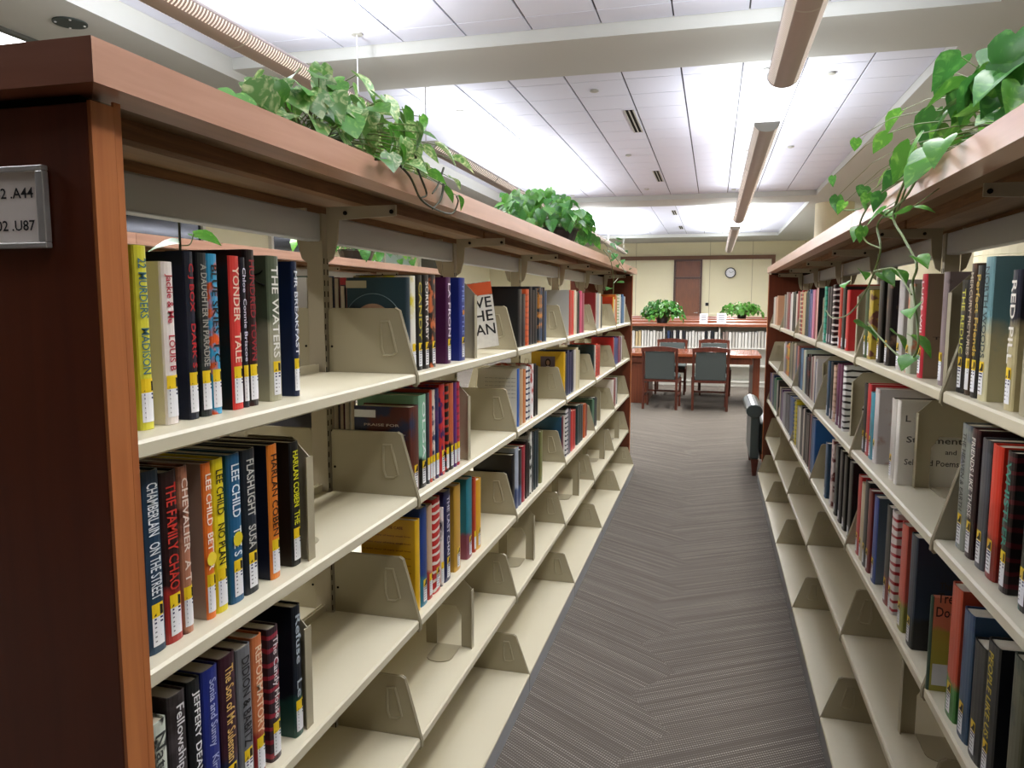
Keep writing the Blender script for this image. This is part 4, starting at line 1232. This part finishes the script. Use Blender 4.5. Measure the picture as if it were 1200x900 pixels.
def leaf_mesh(name, mat, fold=.22, droop=.25, width=.42, heart=True):
    # heart-shaped blade, length 1 along +x, midrib in the valley; a thin closed shell
    xs = [-.10 if heart else 0, .04, .22, .45, .70, .88, 1.0]
    ws = [.20 if heart else .02, .36, .46, .42, .26, .11, .0]
    ws = [w*width/.42 for w in ws]
    vs = []; fs = []
    for i, (x, w) in enumerate(zip(xs, ws)):
        z = -droop*max(0, x)**2
        xm = max(x, 0) if i == 0 else x
        vs += [(xm, 0, z-.0), (x, w*.55, z+fold*w*.55), (x-.02*(i < 6), w, z+fold*w*.8), (x, -w*.55, z+fold*w*.55), (x-.02*(i < 6), -w, z+fold*w*.8)]
    for i in range(len(xs)-1):
        a = i*5; b = a+5
        fs += [(a, b, b+1, a+1), (a+1, b+1, b+2, a+2), (a, a+3, b+3, b), (a+3, a+4, b+4, b+3)]
    me = bpy.data.meshes.new(name); me.from_pydata(vs, [], fs); me.materials.append(mat)
    for p in me.polygons: p.use_smooth = True
    me.update(); me.validate()
    return me
def leafset(mat): return [leaf_mesh('leaf', mat, .22, .25), leaf_mesh('leaf', mat, .35, .45, .40), leaf_mesh('leaf', mat, .1, .1, .44), leaf_mesh('leaf', mat, .5, .35, .38)]
LS, LSV, LSD = leafset(M_LEAF), leafset(M_LEAFV), leafset(M_LEAFD)

def put_leaf(root, p, size, out, ls, rd, pitch=None, name='leaf'):
    """p is in the root's space; out = heading the tip points to"""
    o = bpy.data.objects.new(name, rd.choice(ls)); COL.objects.link(o); o.parent = root
    o.location = p
    # blades turn their upper face outward and hang the more the farther out they sit
    pt = rd.uniform(.15, 1.35) if pitch is None else pitch
    o.rotation_euler = (rd.uniform(-.5, .5), pt, out+rd.uniform(-.5, .5))
    o.scale = (size, size, size)
    return o

def plant(label, base, leaves, n_rand, env, size, ls, ls2, seed, pot=(.11, .085), vines=(), vine_leaves=(), frac2=.5, droopy=.5, stem_mat=None, group=None, stem_r=.0016):
    rd = random.Random(seed)
    bx, by, bz = base
    root = empty('potted_plant', base); tag(root, label, 'plant', group)
    r, h = pot
    MB().lathe([(r*.75, 0), (r*.78, .002), (r, h), (r*1.04, h), (r*1.04, h-.008), (r*.95, h-.01)], 20).build('pot', M_POT, root, smooth=False)
    MB().lathe([(r*.93, h-.012), (r*.94, h-.006)], 16).build('soil', M_SOIL, root)
    st = MB()
    def stem(p, big=True):
        q = Vector((rd.uniform(-.4, .4)*r, rd.uniform(-.4, .4)*r, h-.01)); p = Vector(p)
        mid = (q+p)/2 + Vector((0, 0, .35*max(.03, (p-q).length*.5)))
        pts = [q*(1-t)**2 + mid*(2*t*(1-t)) + p*t*t for t in (0, .25, .5, .75, 1)]
        st.tube(pts, stem_r, 4, r1=stem_r*.6, cap=False)
    for (x, y, z, s) in leaves:
        p = (x-bx, y-by, z-bz)
        put_leaf(root, p, s, math.atan2(p[1], p[0]), ls2 if rd.random() < frac2 else ls, rd)
        stem(p)
    x0, x1, y0, y1, z1 = env
    for i in range(n_rand):
        u = rd.uniform(-1, 1); v = rd.uniform(-1, 1)
        if u*u+v*v > 1: u *= .6; v *= .6
        x = (x0+x1)/2+u*(x1-x0)/2; y = (y0+y1)/2+v*(y1-y0)/2
        k = math.sqrt(max(0, 1-u*u-v*v))
        z = bz+.03+(z1-bz-.03)*(k**.6)*rd.uniform(.35, 1.0)
        p = (x-bx, y-by, z-bz)
        if abs(p[0]) < r and abs(p[1]) < r and p[2] < h: p = (p[0], p[1], h+.03)
        put_leaf(root, p, size*rd.uniform(.7, 1.15), math.atan2(p[1], p[0])+rd.uniform(-.6, .6), ls2 if rd.random() < frac2 else ls, rd)
        if i % 2 == 0: stem(p)
    stuff(st.build('stems', M_STEM, root))
    for v in vines:
        MB().tube(smooth_path([(a-bx, b-by, c-bz) for a, b, c, _ in v]), .0028, 6, r1=.0018).build('vine', stem_mat or M_STEM, root)
    for (x, y, z, s) in vine_leaves:
        p = (x-bx, y-by, z-bz)
        put_leaf(root, p, s, rd.uniform(-2.6, -.3), ls, rd, pitch=rd.uniform(.0, .7))
    return root

def smooth_path(pts, n=5):
    P = [Vector(p) for p in pts]; P = [P[0]*2-P[1]]+P+[P[-1]*2-P[-2]]; out = []
    for i in range(1, len(P)-2):
        for k in range(n):
            t = k/n
            out.append(.5*((2*P[i])+(-P[i-1]+P[i+1])*t+(2*P[i-1]-5*P[i]+4*P[i+1]-P[i+2])*t*t+(-P[i-1]+3*P[i]-3*P[i+1]+P[i+2])*t**3))
    out.append(P[-2]); return out

LEAF_L = [(-0.7, 1.413, 1.856, 0.075), (-0.7, 1.017, 1.719, 0.07), (-0.7, 1.241, 1.732, 0.07), (-0.7, 1.654, 1.848, 0.07), (-0.7, 1.433, 1.759, 0.075), (-0.7, 1.266, 1.815, 0.05), (-0.7, 1.329, 1.82, 0.05), (-0.7, 1.074, 1.755, 0.06), (-0.7, 1.092, 1.738, 0.07), (-0.7, 1.206, 1.781, 0.05), (-0.7, 1.126, 1.765, 0.06), (-0.7, 1.215, 1.772, 0.055), (-0.7, 1.398, 1.8, 0.07), (-0.7, 1.502, 1.823, 0.05), (-0.7, 1.589, 1.814, 0.06), (-0.7, 1.488, 1.799, 0.055), (-0.7, 1.304, 1.741, 0.06), (-0.7, 1.373, 1.773, 0.05), (-0.7, 1.157, 1.723, 0.05), (-0.7, 1.115, 1.722, 0.06), (-0.7, 1.557, 1.774, 0.06), (-0.7, 1.445, 1.733, 0.05), (-0.7, 1.347, 1.73, 0.06), (-0.7, 1.758, 1.856, 0.05), (-0.6, 1.475, 1.768, 0.06), (-0.6, 1.598, 1.752, 0.07), (-0.6, 1.7, 1.74, 0.065), (-0.6, 1.739, 1.661, 0.04), (-0.6, 1.65, 1.671, 0.05), (-0.6, 1.689, 1.696, 0.045), (-0.6, 1.49, 1.757, 0.05), (-0.6, 1.443, 1.686, 0.05), (-0.6, 1.521, 1.732, 0.05), (-0.6, 1.401, 1.709, 0.05), (-0.6, 1.346, 1.688, 0.05), (-0.6, 1.553, 1.684, 0.045), (-0.6, 1.473, 1.708, 0.04), (-0.6, 1.415, 1.728, 0.055), (-0.6, 1.296, 1.668, 0.05)]
LEAF_R = [(0.46, 1.733, 1.896, 0.07), (0.46, 1.807, 1.89, 0.05), (0.46, 1.702, 1.833, 0.07), (0.46, 1.575, 1.765, 0.05), (0.46, 1.898, 1.831, 0.08), (0.46, 1.769, 1.806, 0.07), (0.46, 2.232, 1.91, 0.06), (0.46, 1.622, 1.842, 0.05), (0.46, 1.534, 1.846, 0.05), (0.46, 1.444, 1.845, 0.07), (0.46, 1.445, 1.787, 0.08), (0.46, 1.493, 1.773, 0.06), (0.46, 1.667, 1.75, 0.055), (0.46, 1.526, 1.734, 0.035), (0.46, 1.629, 1.804, 0.05), (0.46, 1.78, 1.769, 0.06), (0.46, 1.601, 1.816, 0.05), (0.46, 1.403, 1.753, 0.06), (0.46, 1.472, 1.735, 0.05), (0.46, 1.409, 1.724, 0.06), (0.46, 1.45, 1.816, 0.07), (0.46, 1.527, 1.81, 0.06), (0.37, 1.926, 1.793, 0.045), (0.37, 2.34, 1.866, 0.03), (0.37, 1.702, 1.724, 0.07), (0.37, 1.566, 1.677, 0.06), (0.37, 1.462, 1.687, 0.055), (0.37, 1.905, 1.71, 0.04), (0.37, 2.746, 1.827, 0.03), (0.37, 2.173, 1.711, 0.035), (0.37, 2.631, 1.747, 0.045), (0.37, 2.484, 1.71, 0.035), (0.37, 2.129, 1.687, 0.035), (0.37, 1.953, 1.663, 0.04), (0.37, 1.912, 1.623, 0.045), (0.37, 2.163, 1.605, 0.035), (0.37, 1.671, 1.595, 0.03), (0.37, 1.789, 1.682, 0.045), (0.37, 1.617, 1.729, 0.05), (0.37, 1.531, 1.686, 0.05), (0.37, 1.825, 1.724, 0.04)]
LEAF_RV = [(0.37, 2.207, 1.608, 0.04), (0.37, 1.925, 1.619, 0.04), (0.37, 1.632, 1.593, 0.03), (0.37, 2.156, 1.491, 0.035), (0.37, 2.387, 1.467, 0.03), (0.37, 1.902, 1.478, 0.04), (0.37, 1.763, 1.478, 0.035), (0.37, 1.599, 1.496, 0.035), (0.37, 2.171, 1.35, 0.06), (0.37, 1.754, 1.346, 0.04), (0.37, 1.602, 1.345, 0.045), (0.37, 1.587, 1.401, 0.04), (0.37, 1.593, 1.308, 0.035)]
VINE_R = [[(0.372, 1.609, 1.662, 0), (0.372, 1.74, 1.622, 0), (0.372, 1.987, 1.599, 0), (0.372, 1.942, 1.536, 0), (0.372, 2.001, 1.485, 0), (0.372, 2.131, 1.424, 0), (0.372, 2.351, 1.374, 0), (0.372, 2.641, 1.361, 0), (0.372, 2.795, 1.384, 0)], [(0.372, 1.711, 1.679, 0), (0.372, 1.827, 1.6, 0), (0.372, 1.72, 1.542, 0), (0.372, 1.605, 1.484, 0), (0.372, 1.626, 1.451, 0), (0.372, 1.609, 1.421, 0), (0.372, 1.581, 1.382, 0), (0.372, 1.558, 1.325, 0), (0.372, 1.62, 1.299, 0), (0.372, 1.729, 1.304, 0), (0.372, 1.887, 1.329, 0), (0.372, 2.046, 1.36, 0)], [(0.372, 1.666, 1.662, 0), (0.372, 1.949, 1.672, 0), (0.372, 2.234, 1.661, 0), (0.372, 2.699, 1.716, 0), (0.372, 2.828, 1.761, 0)], [(0.372, 1.822, 1.676, 0), (0.372, 2.064, 1.663, 0), (0.372, 2.223, 1.623, 0), (0.372, 2.137, 1.569, 0), (0.372, 1.942, 1.536, 0)], [(0.372, 2.001, 1.485, 0), (0.372, 1.874, 1.486, 0), (0.372, 1.773, 1.479, 0), (0.372, 1.63, 1.426, 0)], [(0.372, 1.561, 1.681, 0), (0.372, 1.705, 1.653, 0), (0.372, 1.804, 1.603, 0), (0.372, 1.932, 1.606, 0)]]
VINE_L = [[(-0.602, 1.288, 1.667, 0), (-0.602, 1.364, 1.678, 0), (-0.602, 1.447, 1.662, 0), (-0.602, 1.507, 1.624, 0), (-0.602, 1.608, 1.613, 0), (-0.602, 1.703, 1.617, 0), (-0.602, 1.745, 1.648, 0), (-0.602, 1.734, 1.66, 0)], [(-0.602, 1.478, 1.712, 0), (-0.602, 1.493, 1.681, 0), (-0.602, 1.54, 1.641, 0), (-0.602, 1.507, 1.627, 0)], [(-0.602, 1.647, 1.712, 0), (-0.602, 1.61, 1.669, 0), (-0.602, 1.574, 1.645, 0)], [(-0.602, 1.647, 1.68, 0), (-0.602, 1.627, 1.64, 0), (-0.602, 1.573, 1.612, 0)]]
VINE_M = [[(-0.6, 4.197, 1.695, 0), (-0.6, 4.477, 1.659, 0), (-0.6, 4.607, 1.586, 0), (-0.6, 4.646, 1.523, 0), (-0.6, 4.636, 1.459, 0)], [(-0.6, 4.245, 1.734, 0), (-0.6, 4.593, 1.697, 0), (-0.6, 5.078, 1.639, 0), (-0.6, 5.317, 1.613, 0)], [(-0.6, 4.646, 1.523, 0), (-0.6, 4.873, 1.562, 0)], [(-0.6, 4.243, 1.749, 0), (-0.6, 4.581, 1.79, 0), (-0.6, 4.842, 1.778, 0)]]
LEAF_MV = [(-0.6, 5.169, 1.545, 0.05), (-0.6, 4.497, 1.492, 0.05), (-0.6, 4.719, 1.704, 0.05), (-0.6, 5.146, 1.69, 0.04), (-0.6, 5.659, 1.659, 0.03), (-0.6, 4.861, 1.646, 0.04), (-0.6, 5.253, 1.759, 0.03), (-0.6, 4.771, 1.802, 0.04), (-0.6, 4.841, 1.786, 0.05), (-0.6, 5.346, 1.938, 0.03), (-0.6, 4.467, 1.743, 0.05), (-0.6, 4.357, 1.705, 0.04), (-0.6, 4.597, 1.665, 0.04), (-0.6, 5.316, 1.622, 0.035)]

CT = 1.6775
plant('variegated trailing vine in a pot on top of the near left range', (-.82, 1.42, CT), [(x, y, z, s*.9) for x, y, z, s in LEAF_L], 115,
      (-.90, -.635, 1.14, 1.80, 1.87), .056, LS, LSV, 3, pot=(.10, .05), vines=VINE_L, frac2=.62, stem_mat=M_STEMD)
plant('leafy green trailing plant on top of the left range, farther along', (-.78, 3.72, CT), [], 270,
      (-1.0, -.60, 3.0, 4.5, 1.95), .058, LSD, LS, 5, pot=(.12, .09), vines=VINE_M, vine_leaves=LEAF_MV, frac2=.35)
plant('glossy green vine trailing down over the books of the right range', (.60, 1.62, CT), [(x, y, z, s*1.15) for x, y, z, s in LEAF_R], 70,
      (.43, .80, 1.2, 1.95, 1.93), .075, LS, LSD, 8, pot=(.11, .045), vines=VINE_R, vine_leaves=[(x, y, z, s*1.25) for x, y, z, s in LEAF_RV], frac2=.3)
# hanging shoot at the back of the left range, and foliage on the range beyond
rt = empty('potted_plant', (-1.02, 1.50, CT)); tag(rt, 'small shoot hanging behind the left range, seen above the nearest books', 'plant')
MB().lathe([(.045, 0), (.06, .06), (.055, .06), (.05, .05)], 14).build('pot', M_POT, rt)
MB().tube(smooth_path([(-.03, 0, .055), (-.12, .0, .075), (-.172, .0, .02), (-.175, 0, -.10), (-.175, 0, -.16)]), .003, 6).build('vine', M_STEMD, rt)
MB().tube(smooth_path([(-.175, 0, -.14), (-.172, .03, -.135), (-.172, .045, -.11)]), .0015, 5).build('shoot', M_STEM, rt)
rd0 = random.Random(4)
for p, a in (((-.172, .045, -.11), .9), ((-.175, -.01, -.135), -2.2)):
    put_leaf(rt, p, .07, a, LS[:1], rd0, pitch=.1)
plant('green plant on the shelving range behind the left one', (-2.45, 4.9, CT), [], 90, (-2.75, -2.15, 4.2, 5.8, 1.93), .08, LSD, LS, 9, pot=(.13, .09), frac2=.4)

# ---------------------------------------------------------------- low bookcases beyond the table
M_LOWW = wood('low_case_wood', (120, 66, 44), (146, 86, 60), 'x', .3)
M_LSH = flat('pale_grey_shelf', (206, 204, 196), .5, .4)
def low_case(y, label, detail, xr=2.6):
    root = empty('low_bookcase', (0, y, 0)); tag(root, label, 'bookcase', None)
    MB().box(-2.6, xr, -.02, .62, 1.0, 1.045).build('cap', M_LOWW, root, bevel=.003)
    for x in (-2.58, xr-.07): MB().box(x, x+.05, 0, .60, 0, .999).build('end_panel', M_PANEL, root)
    MB().box(-2.52, xr-.08, .29, .31, .02, .999).build('back_panel', M_LSH, root)
    if detail:
        for z in (.655, .36, .09):
            MB().box(-2.52, 2.52, .02, .289, z-.02, z).build('shelf', M_LSH, root)
        for x in (-1.72, -.81, .10, 1.01, 1.9): MB().box(x-.012, x+.012, .03, .289, .0, .998).build('upright', M_LSH, root)
        MB().box(-2.52, 2.52, .04, .06, .002, .069).build('kick_plate', M_LSH, root)
    return root
low_case(13.0, 'low wooden-topped bookcase of white volumes behind the reading table', True)
for i, yy in enumerate((15.2, 17.3, 19.4)):
    low_case(yy, '%s low wooden-topped bookcase, behind the one with white volumes' % ['second', 'third', 'farthest'][i], False, 2.6 if i < 2 else 1.9)
x = -1.66; rd = random.Random(21)
wh = [cover_mat(c, c, 0) for c in ('d2d0ca', 'c4c2bc', 'b2aea6', 'b8a47c', '2c3c5c', '22242a', '8c7c74')]
k = 0
while x < .93:
    if any(abs(x+.02-u) < .045 for u in (-.81, .10)): x += .07; continue
    t = rd.uniform(.045, .06); h = rd.uniform(.25, .275)
    if x < -.85: mi = rd.choice([0, 1, 3, 1, 2])
    elif x < -.68: mi = rd.choice([4, 5])
    elif x < .1: mi = rd.choice([0, 0, 1, 5, 1])
    elif x < .22: mi = 6
    else: mi = rd.choice([0, 0, 1, 2])
    mb = MB(); out, inn = u_section(t-.011, .2, n=4)
    kk = len(out)
    mb.v += [(a, b, 0) for a, b in out]+[(a, b, h) for a, b in out]
    mb.f += [(i, i+1, kk+i+1, kk+i) for i in range(kk-1)]; mb.m += [0]*(kk-1)
    mb.box(-.198, -.006, -t/2+.0085, t/2-.0085, .002, h-.004, 1)
    b = mb.build('bound_volume', [wh[mi], M_PAGE], None, (x+t/2, 13.035, .656), -PI/2)
    nm = ['white', 'off-white', 'pale grey', 'tan', 'dark blue', 'black', 'brownish'][mi]
    tag(b, '%s-spined volume, %s from the left on the low bookcase behind the table' % (nm, ORD[k]), 'book', 'bound volumes on the low bookcase')
    x += t; k += 1
def fern(label, base, R, H, n, seed, ls):
    plant(label, base, [], n, (base[0]-R, base[0]+R, base[1]-R*.6, base[1]+R*.6, base[2]+H), .085, ls, LS, seed, pot=(.11, .09), frac2=.3, stem_r=.003)
fern('bushy dark green plant on the low bookcase left of the door', (-.86, 13.25, 1.0455), .36, .42, 290, 31, LSD)
fern('light green plant in a black pot on the third low bookcase', (.60, 17.55, 1.0455), .46, .38, 290, 32, LS)
def card(x, y, z, w, h, label):
    r = empty('tent_card', (x, y, z)); tag(r, label, 'sign')
    MB().prism([(-.03, 0), (0, h), (.03, 0), (.027, 0), (0, h-.006), (-.027, 0)], 'x', -w/2, w/2).build('card', M_WHITE, r)
    m = MB()
    for i in range(5):
        t = .25+.13*i; yy = -.03*(1-t)-.001
        m.add([(-w*.32, yy, h*t), (w*.32, yy, h*t), (w*.32, yy+.0015, h*(t+.07)), (-w*.32, yy+.0015, h*(t+.07))], [(0, 1, 2, 3)])
    m.build('print', flat('card_print', (80, 80, 96), .6), r)
card(-.165, 13.09, 1.0455, .13, .17, 'left white tent card on the low bookcase, with small print')
card(.125, 13.05, 1.0455, .15, .18, 'right white tent card on the low bookcase, with small print')
card(-.84, 17.35, 1.0455, .16, .18, 'small white card beside the dark green plant, farther back')

# ---------------------------------------------------------------- reading table and chairs
M_TAB = wood('table_top', (118, 58, 34), (142, 76, 48), 'x', .16)
M_TABL = wood('table_leg', (92, 44, 24), (116, 60, 34), 'z', .35)
tb = empty('reading_table', (-.27, 11.05, 0)); tag(tb, 'glossy cherry reading table with slab legs behind the chairs', 'table')
MB().box(-.90, .90, -.60, .60, .665, .705).build('tabletop', M_TAB, tb, bevel=.004)
for ya in (-.54, .51): MB().box(-.84, .79, ya, ya+.03, .575, .664).build('apron', M_TABL, tb)
MB().box(-.87, -.60, -.50, .50, 0, .664).build('leg', M_TABL, tb, bevel=.003)
MB().box(.80, .89, -.50, .55, 0, .664).build('leg', M_TABL, tb, bevel=.003)

M_CHW = wood('chair_wood', (74, 34, 24), (100, 50, 36), 'z', .3)
M_CHF = flat('grey_green_upholstery', (76, 82, 80), .8, .2, noise=.08, nscale=120, bump=.2)
def chair_parts(root):
    # faces +y: back at y = 0, seat runs to y = .47
    for s in (-1, 1):
        MB().tube([(s*.215, .03, 0), (s*.215, .02, .42), (s*.217, -.01, .62), (s*.215, -.055, .80)], .019, 6).build('rear_leg', M_CHW, root)
        MB().tube([(s*.215, .44, 0), (s*.22, .44, .40)], .016, 6, r1=.02).build('front_leg', M_CHW, root)
        MB().box(min(s*.205, s*.225), max(s*.205, s*.225), .04, .43, .17, .195).build('stretcher', M_CHW, root)
    MB().box(-.21, .21, .43, .45, .19, .215).build('stretcher', M_CHW, root)
    pts = [(-.235, .785)]+[(-.235+.47*i/10, .815+.022*math.sin(PI*i/10)) for i in range(11)]+[(.235, .785)]+[(.235-.47*i/10, .765+.012*math.sin(PI*i/10)) for i in range(11)]
    MB().prism(pts, 'y', -.075, -.035).build('crest_rail', M_CHW, root)
    m = MB()
    m.add([(-.19, -.006, .40), (.19, -.006, .40), (.19, .034, .40), (-.19, .034, .40), (-.19, -.062, .772), (.19, -.062, .772), (.19, -.022, .772), (-.19, -.022, .772)],
          [(0, 3, 2, 1), (4, 5, 6, 7), (0, 1, 5, 4), (1, 2, 6, 5), (2, 3, 7, 6), (3, 0, 4, 7)])
    m.build('back_pad', M_CHF, root, bevel=.01)
    MB().box(-.22, .22, .0, .03, .37, .40).box(-.22, .22, .42, .45, .34, .39).box(-.225, -.20, .03, .43, .34, .39).box(.20, .225, .03, .43, .34, .39).build('seat_rail', M_CHW, root)
    MB().box(-.225, .225, .015, .47, .391, .45).build('seat', M_CHF, root, bevel=.02)
def copy_thing(o, loc, rz):
    r = o.copy(); COL.objects.link(r); r.location = loc; r.rotation_euler = (0, 0, rz)
    for ch in o.children:
        c = ch.copy(); COL.objects.link(c); c.parent = r
    return r
ch = empty('reading_chair', (-.66, 9.95, 0), -.06); chair_parts(ch)
tag(ch, 'wooden chair with grey padded back, near side of table, left', 'chair', 'chairs around the reading table')
for loc, rz, lab in (((-.02, 9.97, 0), .03, 'wooden chair with grey padded back, near side of table, right'),
                     ((-.62, 12.10, 0), PI, 'wooden chair across the table, facing us, behind the left chair'),
                     ((.02, 12.12, 0), PI+.05, 'wooden chair across the table, facing us, behind the right chair')):
    c = copy_thing(ch, loc, rz); c['label'] = lab

# armchair half hidden by the far end of the right range
ac = empty('armchair', (.645, 6.66, 0)); tag(ac, 'dark green-grey leather armchair behind the far end of the right range', 'armchair')
M_LEA = flat('grey_green_leather', (62, 72, 70), .35, .5, noise=.06, nscale=20)
for s in (-1, 1):
    MB().box(min(s*.26, s*.33), max(s*.26, s*.33), -.36, .34, .14, .50).build('arm_panel', M_LEA, ac, bevel=.012)
    m = MB(); prof = [(s*.305+.065*math.cos(2*PI*i/16), .535+.055*math.sin(2*PI*i/16)) for i in range(16)]
    m.prism(prof, 'y', -.37, .36); m.build('arm_roll', M_LEA, ac, bevel=.008)
    for y in (-.33, .31):
        m = MB(); x = s*.29
        m.add([(x-.014, y-.014, 0), (x+.014, y-.014, 0), (x+.014, y+.014, 0), (x-.014, y+.014, 0), (x-.03, y-.03, .139), (x+.03, y-.03, .139), (x+.03, y+.03, .139), (x-.03, y+.03, .139)],
              [(0, 3, 2, 1), (4, 5, 6, 7), (0, 1, 5, 4), (1, 2, 6, 5), (2, 3, 7, 6), (3, 0, 4, 7)])
        m.build('leg', M_CHW, ac)
MB().box(-.255, .255, -.26, .36, .18, .43).build('seat_cushion', M_LEA, ac, bevel=.03)
MB().box(-.18, .255, -.36, -.265, .16, .76).build('back_cushion', M_LEA, ac, bevel=.03)
MB().box(-.25, .25, -.34, .33, .14, .179).build('base_frame', M_CHW, ac)
